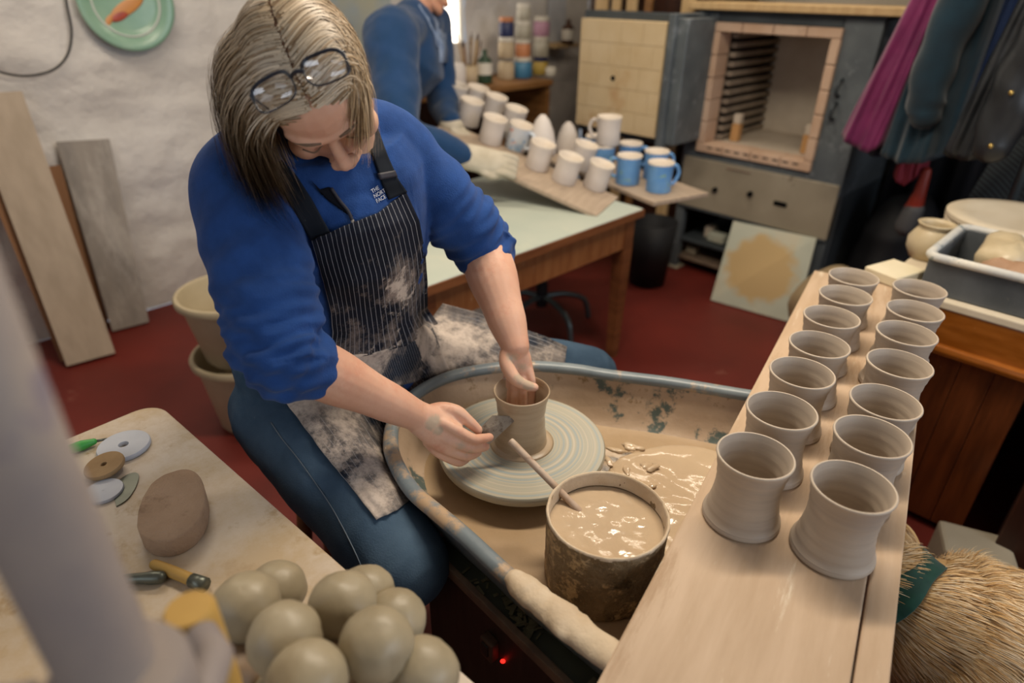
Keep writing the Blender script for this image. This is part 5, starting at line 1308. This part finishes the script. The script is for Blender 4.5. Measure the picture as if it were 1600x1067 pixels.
# plank and things on the kiln roof
o = mesh('wood_plank', boxat(KV0-.05, KV1+.14, KU-.06, KU+.28, 1.379, 1.412, .003), 'slat', None, False); o.rotation_euler = (0, 0, ROOMROT); tag(o, 'thick pale plank lying across the kiln roof', 'plank')
for i, v_ in enumerate((-2.62, -2.50, -2.40, -2.28, -2.05)):
    o = mesh('upright_slat', boxat(v_, v_+(.08, .05, .06, .04, .07)[i], 3.26, 3.29, 0, 1.75, .003), 'slat' if i != 3 else 'bench', None, False); o.rotation_euler = (0, 0, ROOMROT)
    tag(o, 'upright pale timber slat standing behind the open kiln door', 'slat', 'timber slats behind the kiln door')
o = mesh('dark_cupboard', boxat(-2.72, -1.95, 3.34, 3.9, 0, 1.7, .004), 'darkwood', None, False); o.rotation_euler = (0, 0, ROOMROT); tag(o, 'dark wooden cupboard in the corner behind the kiln door', 'cupboard')
# kiln shelf leaning on the kiln front
B0, B1 = atz(1110, 470, 0), atz(1241, 507, 0)
T0, T1 = atu(1146, 345, KU-.035), atu(1276, 372, KU-.035)
tag(mesh('kiln_shelf', slabquad(B0+V((0, 0, .006)), B1+V((0, 0, .006)), T1, T0, .018), 'slab', None, False), 'square pale kiln shelf stained ochre leaning against the kiln', 'kiln shelf')
random.seed(4)
for i in range(9):    # odds and ends stored under the kiln
    t = mesh('kiln_furniture', box(random.uniform(.05, .12), random.uniform(.05, .1), random.uniform(.03, .07), .006), ('kpanel', 'firew', 'slab')[i % 3], None, False)
    t.location = ruv(KU+.10+.05*(i % 2), KV0+.10+i*.072, .191 if i % 3 else .081); t.rotation_euler = (0, 0, ROOMROT+random.uniform(-.1, .1))
    tag(t, 'small block of kiln furniture stored on the rack under the kiln', 'kiln furniture', 'kiln furniture under the kiln')
o = mesh('black_bin', lathe([(.002, 0), (.10, 0), (.13, .36), (.12, .36), (.10, .02), (.002, .02)], 32, False), 'boot'); p = atz(1010, 440, 0); o.location = (p.x, p.y, 0); tag(o, 'black bin standing between the long table and the kiln', 'bin')

# ================================================================== COATS
def coat(name, cols, m, label, u, folds, seed, hem=.012, sleeve_=None, cat='coat'):
    """hanging garment: cols = list of (pixel x, top y, bottom y) along its width; hangs on the plane u with real folds"""
    t = thing(name, label, cat, atu(cols[len(cols)//2][0], 100, u)*1.0); t.location.z = 0
    nx, nz = 60, 40; F_, B_ = [], []
    rr = random.Random(seed); ph = [rr.uniform(0, 6) for _ in range(6)]
    nrm = V((-S2, -S2, 0))
    for i in range(nx+1):
        f = i/nx*(len(cols)-1); k = min(int(f), len(cols)-2); s = f-k
        tx = cols[k][0]+(cols[k+1][0]-cols[k][0])*s; ty = cols[k][1]+(cols[k+1][1]-cols[k][1])*s
        bx = cols[k][2]+(cols[k+1][2]-cols[k][2])*s; by = cols[k][3]+(cols[k+1][3]-cols[k][3])*s
        A_, B__ = atu(tx, ty, u), atu(bx, by, u)
        for j in range(nz+1):
            w = j/nz; p = A_.lerp(B__, w)
            d = folds*(.25+.75*w)*(math.sin(i/nx*9+ph[0]+w*1.2)+.6*math.sin(i/nx*19+ph[1]-w*2)+.3*math.sin(i/nx*37+ph[2]))
            d += folds*.8*noise.noise(V((i*.15+seed, j*.12, 0)))
            prof = math.sqrt(max(0, 1-(2*i/nx-1)**2)); th = .02+.075*prof
            F_.append(p+nrm*(th+d)); B_.append(p-nrm*(th*.5))
    n = nx+1; mz = nz+1; vs = F_+B_; o2 = len(F_); fs = []
    for i in range(nx):
        for j in range(nz):
            q = i*mz+j; fs.append((q, q+1, q+mz+1, q+mz)); fs.append((o2+q, o2+q+mz, o2+q+mz+1, o2+q+1))
    for j in range(nz): fs.append((j, o2+j, o2+j+1, j+1)); q = nx*mz+j; fs.append((q, q+1, o2+q+1, o2+q))
    for i in range(nx): q = i*mz; fs.append((q, q+mz, o2+q+mz, o2+q)); q = i*mz+nz; fs.append((q, o2+q, o2+q+mz, q+mz))
    o = mesh('coat_body', (vs, fs), m, t); o.matrix_parent_inverse = Matrix.Translation(t.location).inverted()
    if sleeve_:
        P_ = [atu(x, y, u-.12) for x, y in sleeve_[0]]; Q_, rr_ = spline(P_, 8, sleeve_[1])
        o = mesh('sleeve', tube(Q_, rr_, 20, None, True, lambda s, a_: .06*math.sin(s*22+2*a_)), sleeve_[2], t); o.matrix_parent_inverse = Matrix.Translation(t.location).inverted()
    return t
CT = -260
coat('navy_jacket', [(1545, CT, 1338, 205), (1560, CT, 1372, 238), (1575, CT, 1420, 240)], 'navycoat', 'navy jacket hanging behind the magenta jacket', 3.14, .012, 1)
coat('magenta_jacket', [(1560, CT, 1320, 206), (1572, CT, 1340, 222), (1582, CT, 1366, 234), (1592, CT, 1392, 222)], 'magenta', 'shiny magenta jacket hanging beside the kiln', 3.02, .012, 2)
coat('teal_fleece', [(1572, CT, 1380, 238), (1600, CT, 1415, 250), (1630, CT, 1455, 248), (1660, CT, 1485, 240)], 'tealcoat', 'dark teal fleece hanging between magenta jacket and black puffer', 2.94, .014, 3, sleeve_=([(1590, -200), (1505, 0), (1466, 90), (1448, 150), (1446, 178)], [.07, .072, .068, .064, .055], 'tealcoat'))
coat('blue_jacket', [(1650, CT, 1470, 225), (1690, CT, 1490, 235), (1720, CT, 1510, 225)], 'bluecoat', 'dark blue jacket squeezed between teal fleece and black puffer', 3.08, .010, 9)
pf_ = coat('puffer_coat', [(1725, CT, 1476, 236), (1750, CT, 1510, 246), (1780, CT, 1545, 240), (1830, CT, 1580, 220)], 'puffer', 'black quilted puffer coat with brass studs hanging beside the teal fleece', 2.80, .012, 4, sleeve_=([(1790, -200), (1670, 0), (1616, 90), (1580, 160), (1552, 226)], [.08, .08, .078, .072, .06], 'puffer'))
for x, y in ((1580, 145), (1548, 228)):
    o = mesh('stud', ell((0, 0, 0), (.008, .008, .008), None, 10, 8), 'stud', pf_); o.matrix_parent_inverse = Matrix.Translation(pf_.location).inverted(); o.location = atu(x, y, 2.80-.205)
coat('red_scarf', [(1470, 60, 1400, 268), (1480, 60, 1422, 285), (1495, 60, 1450, 262)], 'redcoat', 'dark red cloth showing below the teal fleece', 3.12, .008, 6, cat='scarf')
o = mesh('coat_rail', tube([ruv(2.98, -.95, 2.14), ruv(2.98, 1.1, 2.14)], .018, 12), 'chairsteel'); tag(o, 'steel coat rail above the hanging coats', 'rail')
for v_ in (-.35, 1.05):
    q = mesh('rail_post', tube([ruv(2.98, v_, 0), ruv(2.98, v_, 2.13)], .016, 12), 'chairsteel', o)
cu_ = []  # black sheet added to stand in for the deep shade behind the coats
for i in range(61):
    v_ = -1.00+2.0*i/60; q = .03*math.sin(i*1.1)+.015*math.sin(i*2.7)
    cu_ += [ruv(3.78+q, v_, .01), ruv(3.78+q*.6, v_, 2.2)]
o = mesh('dark_backdrop', (cu_, [(2*i, 2*i+2, 2*i+3, 2*i+1) for i in range(60)]), 'boot'); md = o.modifiers.new('t', 'SOLIDIFY'); md.thickness = .006
tag(o, 'black curtain added behind the coats to darken the gap', 'backdrop')
# dark sacks and bags in the corner under the coats
def sack(name, px, r, h, m, label, z=0, u=3.5, cat='bag'):
    p = atu(px, 330, u); g = ell((0, 0, h*.5), (r, r*.8, h*.52), None, 30, 20)
    o = mesh(name, ([v*(1)+V((.04*noise.noise(v*7), .04*noise.noise(v*7+V((5, 0, 0))), (.05*noise.noise(v*6+V((0, 4, 0))) if v.z > h*.2 else 0))) for v in g[0]], g[1]), m); o.location = (p.x, p.y, z)
    zmin = min(v.co.z for v in o.data.vertices); o.location.z = z-zmin; return tag(o, label, cat)
sack('black_bag', 1425, .20, .60, 'boot', 'big black bag slumped beside the kiln under the coats')
sack('black_bag', 1560, .18, .50, 'boot', 'smaller black bag behind the red handled brush', 0, 3.4)
sack('paper_sack', 1335, .14, .40, 'kraft', 'kraft paper sack standing beside the leaning kiln shelf', 0, 2.85, 'sack')
o = mesh('corduroy_cover', slabquad(*[atu(x, y, 3.25+d) for x, y, d in ((1490, 345, -.25), (1640, 345, -.25), (1660, 200, .15), (1570, 215, .15))], .05), 'cord', None, False); tag(o, 'dark ribbed cover slung behind the stack of plaster bats', 'cover')
rt = thing('hand_brush', 'red handled brush with grey head hanging under the coats', 'brush', atu(1432, 320, 3.05)); rt.location.z = 0
for nm, pts, r_, m_ in (('handle', ((1448, 268), (1438, 300), (1428, 325)), [.018, .024, .036], 'redtool'), ('head', ((1428, 328), (1416, 352)), [.04, .045], 'rubber')):
    o = mesh(nm, tube([atu(x, y, 3.05) for x, y in pts], r_, 14, None, True), m_, rt); o.matrix_parent_inverse = Matrix.Translation(rt.location).inverted()

# ================================================================== PINE CABINET, TRAY, BATS
CU = 1.955; CZT = .735
cbn = thing('pine_cabinet', 'orange pine cabinet splashed with clay, carrying the tray and plates', 'cabinet', ruv(0, 0, 0), ROOMROT)
pe = atu(1592, 640, CU); CV1 = (pe.x-pe.y)*S2; CV0 = -.44
cbx = lambda nm, v0, v1, u0, u1, z0, z1, m, bv=.004: mesh(nm, boxat(v0, v1, u0, u1, z0, z1, bv, 2), m, cbn, False)
cbx('top', CV0-.02, CV1+.55, CU-.0, CU+.75, CZT-.022, CZT, 'plaster')
cbx('top_board', CV0-.01, CV1+.54, CU+.004, CU+.72, CZT-.125, CZT-.022, 'pine')
cbx('moulding', CV0-.015, CV1+.54, CU-.018, CU+.03, CZT-.15, CZT-.122, 'pine', .012)
npl = 5; wpl = (CV1-CV0)/npl
for i in range(npl): cbx('plank', CV0+i*wpl+.0008, CV0+(i+1)*wpl-.0008, CU+.02, CU+.045, .03, CZT-.14, 'pinedark', .002)
cbx('side', CV1-.03, CV1, CU+.045, CU+.70, .0, CZT-.125, 'pinedark'); cbx('side', CV0, CV0+.03, CU+.045, CU+.70, 0, CZT-.125, 'pinedark')
cbx('back', CV1, CV1+.54, CU+.66, CU+.69, 0, CZT-.125, 'darkwood'); cbx('side', CV1+.5, CV1+.53, CU+.1, CU+.66, 0, CZT-.125, 'darkwood')
# tray of scrap clay
tr = thing('clay_tray', 'grey plastic tray with clay-splashed rim holding scrap clay', 'tray', ruv(0, 0, 0), ROOMROT)
q0 = atz(1440, 462, CZT); tv0, tu0 = (q0.x-q0.y)*S2-.02, max((q0.x+q0.y)*S2, CU+.03); tv1, tu1 = tv0+.52, tu0+.34
TH = .105
for nm, b_ in (('tray_side', (tv0, tv1, tu0, tu0+.012)), ('tray_side', (tv0, tv1, tu1-.012, tu1)), ('tray_side', (tv0, tv0+.012, tu0+.012, tu1-.012)), ('tray_side', (tv1-.012, tv1, tu0+.012, tu1-.012))):
    mesh(nm, boxat(*b_, CZT+.001, CZT+TH, .003), 'tray', tr, False)
mesh('tray_floor', boxat(tv0+.01, tv1-.01, tu0+.01, tu1-.01, CZT+.001, CZT+.012), 'tray', tr, False)
loopr = [(x+ (tv0+tv1)/2, y+(tu0+tu1)/2, CZT+TH) for x, y in rrect((tv1-tv0)/2+.004, (tu1-tu0)/2+.004, .03)]
mesh('rim', tube(loopr+[loopr[0], loopr[1]], (.012), 10, (0, 0, 1)), 'trayrim', tr)
def lump(name, v_, u_, z_, r, seed, m, label, group=None, sc=(1.3, 1, .7)):
    g = ell((0, 0, 0), (r*sc[0], r*sc[1], r*sc[2]), None, 26, 18)
    o = mesh(name, ([v*(1+.35*noise.noise(v/r*1.2+V((seed, 0, 0)))+.12*noise.noise(v/r*3.5+V((seed, 3, 0)))) for v in g[0]], g[1]), m)
    p = ruv(u_, v_); zm = min(v.co.z for v in o.data.vertices); o.location = (p.x, p.y, z_-zm); o.rotation_euler = (0, 0, seed)
    return tag(o, label, 'clay', group)
random.seed(8)
lump('scrap_clay', tv0+.15, tu0+.22, CZT+.013, .085, 1, 'crock', 'pale dried clay heap in the tray', None, (1.4, .9, .7))
lump('scrap_clay', tv0+.22, tu0+.10, CZT+.013, .075, 2, 'scrap', 'long brown clay lump lying along the tray front', None, (2.0, .8, .6))
for k in range(9):
    lump('scrap_clay', tv0+.36+.05*(k % 3), tu0+.08+.07*(k//3), CZT+.02+.018*(k % 2), .040, 5+k, 'scrap', 'crumbly brown scrap of clay heaped in the tray', 'clay scraps in the tray')
o = mesh('wooden_paddle', mv(lathe([(.002, 0), (.075, 0), (.08, .006), (.075, .012), (.002, .012)], 30, False), 0, 0, 0), 'cork'); p = ruv(tu0+.27, tv0+.40, CZT+.115); o.location = p; o.rotation_euler = (.12, .05, 0); tag(o, 'flat brown clay disc lying on the scraps in the tray', 'disc')
# stack of plaster bats, jar, cream box behind
p = atz(1570, 385, CZT)
for k, (r_, h_) in enumerate(((.20, .026), (.205, .020), (.195, .016), (.205, .014), (.21, .022))):
    o = mesh('plaster_bat', lathe([(.002, 0), (r_*.96, 0), (r_, .005), (r_, h_-.004), (r_*.97, h_), (r_*.74, h_), (r_*.72, h_-.003), (.002, h_-.003)], 48, False), 'plaster', sharp=40)
    o.location = (p.x+.004*k, p.y, CZT+.03*k*.9+.001); tag(o, ('bottom', 'second lowest', 'middle', 'second highest', 'top')[k]+' round plaster bat in the stack behind the tray', 'plaster bat', 'stacked plaster bats')
hz_ = CZT
for k, o in enumerate([o for o in bpy.data.objects if o.name.startswith('plaster_bat')]):
    o.location.z = hz_+.001; hz_ += (.026, .020, .016, .014, .022)[k]+.0005
p = atz(1447, 402, CZT)
o = mesh('stoneware_jar', lathe([(.002, 0), (.05, 0), (.066, .03), (.068, .06), (.05, .092), (.045, .098), (.052, .108), (.054, .112), (.046, .112), (.040, .10), (.05, .06), (.002, .01)], 40, False), 'crock'); o.location = (p.x, p.y, CZT+.001); tag(o, 'small cream stoneware jar standing behind the clay tray', 'jar')
p = atz(1392, 440, CZT+.02)
o = mesh('card_box', box(.13, .10, .03, .003), 'cream', None, False); o.location = (p.x+.02, p.y+.03, CZT+.019); o.rotation_euler = (0, 0, .5); tag(o, 'flat cream card box at the far end of the mug board', 'box')
# dark drawers in the lower right corner and block between
p = atz(1572, 815, .25); vv = (p.x-p.y)*S2; uu = (p.x+p.y)*S2
o = mesh('low_cabinet', boxat(vv, vv+.45, uu, uu+.30, 0, .46, .004), 'darkwood', None, False); o.rotation_euler = (0, 0, ROOMROT); tag(o, 'dark low cabinet beside the pine cabinet, past the pale block', 'cabinet')
p = atz(1528, 850, .17)
o = mesh('stone_block', box(.17, .13, .17, .012, 2), 'kpanel', None, False); o.location = (p.x, p.y, .0); o.rotation_euler = (0, 0, -.4); tag(o, 'pale stone block on the floor between cabinet and drawers', 'block')
o.location.z = .001

# ================================================================== DOG
dS, dR = V((.875, .83, .36)), V((1.19, .715, .37))
dfw = (dS-dR); dfw.z = 0; dfw.normalize(); dsd = V((-dfw.y, dfw.x, 0))
nk, hd = V((.765, .885, .425)), V((.765, .965, .44))
hw = V((-.30, .95, 0)).normalized(); hs = V((-hw.y, hw.x, 0))
dparts = [tube(*spline([dR-dfw*.08, dR, dR.lerp(dS, .5)+V((0, 0, .005)), dS, dS+dfw*.06+V((0, 0, .02))], 6, [(.09, .10), (.135, .145), (.13, .14), (.145, .165), (.115, .12)]), 30, dsd, True),
          tube(*spline([dS+V((0, 0, .03)), nk, hd], 6, [.125, .092, .082]), 26, None, True),
          ell((0, 0, 0), (.082, .075, .078), Matrix.Translation(hd+hw*.03), 26, 18), chain([hd+hw*.05-V((0, 0, .02)), hd+hw*.12-V((0, 0, .04)), hd+hw*.165-V((0, 0, .048))], [.055, .042, .032], 20)]
for s in (-1, 1):
    dparts += [chain([dS+dsd*s*.085-V((0, 0, .03)), dS+dsd*s*.095-V((0, 0, .17))-dfw*.02, dS+dsd*s*.095+V((0, 0, -dS.z+.05)), dS+dsd*s*.095+V((0, 0, -dS.z+.025))+dfw*.04], [.075, .045, .030, .030], 18),
               chain([dR+dsd*s*.085-V((0, 0, .02)), dR+dsd*s*.095-V((0, 0, .17))+dfw*.07, dR+dsd*s*.095-V((0, 0, .25))-dfw*.07, dR+dsd*s*.095+V((0, 0, -dR.z+.03))-dfw*.03, dR+dsd*s*.095+V((0, 0, -dR.z+.025))+dfw*.03], [.10, .065, .034, .028, .028], 18)]
dparts += [chain([dR-dfw*.10+V((0, 0, .05)), dR-dfw*.24+V((0, 0, .03)), dR-dfw*.36-V((0, 0, .06))], [.04, .032, .018], 14)]
dog = thing('dog', 'golden long-haired dog with green bandana standing beside the mug board', 'dog', (dS.x, dS.y, 0))
dp = lambda o: pw(o, dog)
dme = fuse(dparts, .007, 4, 'dog_body'); dp(meshobj('body', dme, 'dogskin', dog))
dco, dno = mesh_np(dme), normals_np(dme)
tdir = (hd-dS).normalized(); rg_ = np.random.RandomState(5); idx = rg_.choice(len(dco), 70000)
fcol = [np.array(lin(h)[:3]) for h in ('#e3c69a', '#d6b27e', '#ecd9b8', '#c9a06c')]
st_ = []
df = np.array(dfw); hip = np.array(hd)
for i in idx:
    p, n = dco[i]+rg_.normal(0, .002, 3), dno[i]
    if abs(np.dot(p-np.array(nk), np.array(tdir))) < .020 and np.linalg.norm(p-np.array(nk)) < .13: continue
    near_leg = p[2] < .20
    sw = np.array([noise.noise(V(p)*7), noise.noise(V(p)*7+V((5, 0, 0))), noise.noise(V(p)*7+V((0, 8, 0)))])
    fdir = -df*.9+np.array((0, 0, -.55))+sw*.75
    if np.linalg.norm(p-hip) < .10: fdir = -np.array(hw)*.7+sw*.4
    fdir = fdir-n*(fdir@n); fdir /= np.linalg.norm(fdir)+1e-9
    Lh = rg_.uniform(.022, .048)*(.55 if near_leg else 1)*(.5 if np.linalg.norm(p-hip) < .10 else 1)
    t = np.linspace(0, 1, 5)[:, None]
    P = p+n*(.004+.010*np.sin(t*2.2)*Lh/.04)+fdir*Lh*t+np.array((0, 0, -.10))*Lh*t**2
    c = fcol[rg_.randint(4)]*rg_.uniform(.88, 1.1); O = np.repeat(n[None], 5, 0)
    st_.append((P, O, rg_.uniform(.0009, .0019), .0003, c*.85, c*1.1))
dp(ribbons('fur', st_, 'fur', dog))
# bandana round the neck
b1_ = tdir.cross(V((0, 0, 1))).normalized(); b2_ = b1_.cross(tdir)
vs, fs = [], []
for k in range(40):
    q = 2*PI*k/40
    for w_, r_ in ((-.026, .110), (-.010, .103), (.008, .100), (.024, .099)):
        vs.append(nk+tdir*(w_*(1+.3*math.sin(3*q)))+(b1_*math.cos(q)+b2_*math.sin(q))*(r_+.004*math.sin(7*q+w_*60)))
for k in range(40):
    for j in range(3): fs.append((k*4+j, ((k+1) % 40)*4+j, ((k+1) % 40)*4+j+1, k*4+j+1))
o = dp(mesh('bandana', (vs, fs), 'bandana', dog)); md = o.modifiers.new('t', 'SOLIDIFY'); md.thickness = .004
for s in (-1, 1):
    e0 = hd+hs*s*.065+V((0, 0, .045))
    dp(mesh('ear', xf(ell((0, 0, 0), (.014, .038, .055), None, 20, 14), Matrix.Translation(e0+hs*s*.020-V((0, 0, .035))) @ Matrix.Rotation(math.atan2(hw.y, hw.x)-PI/2, 4, 'Z') @ Matrix.Rotation(s*.35, 4, 'Y')), 'dogskin', dog))
    dp(mesh('eye', ell((0, 0, 0), (.009, .009, .009), Matrix.Translation(hd+hw*.093+hs*s*.035+V((0, 0, .018))), 12, 8), 'nose', dog))
dp(mesh('nose', ell((0, 0, 0), (.018, .015, .013), Matrix.Translation(hd+hw*.195-V((0, 0, .04))), 14, 10), 'nose', dog))
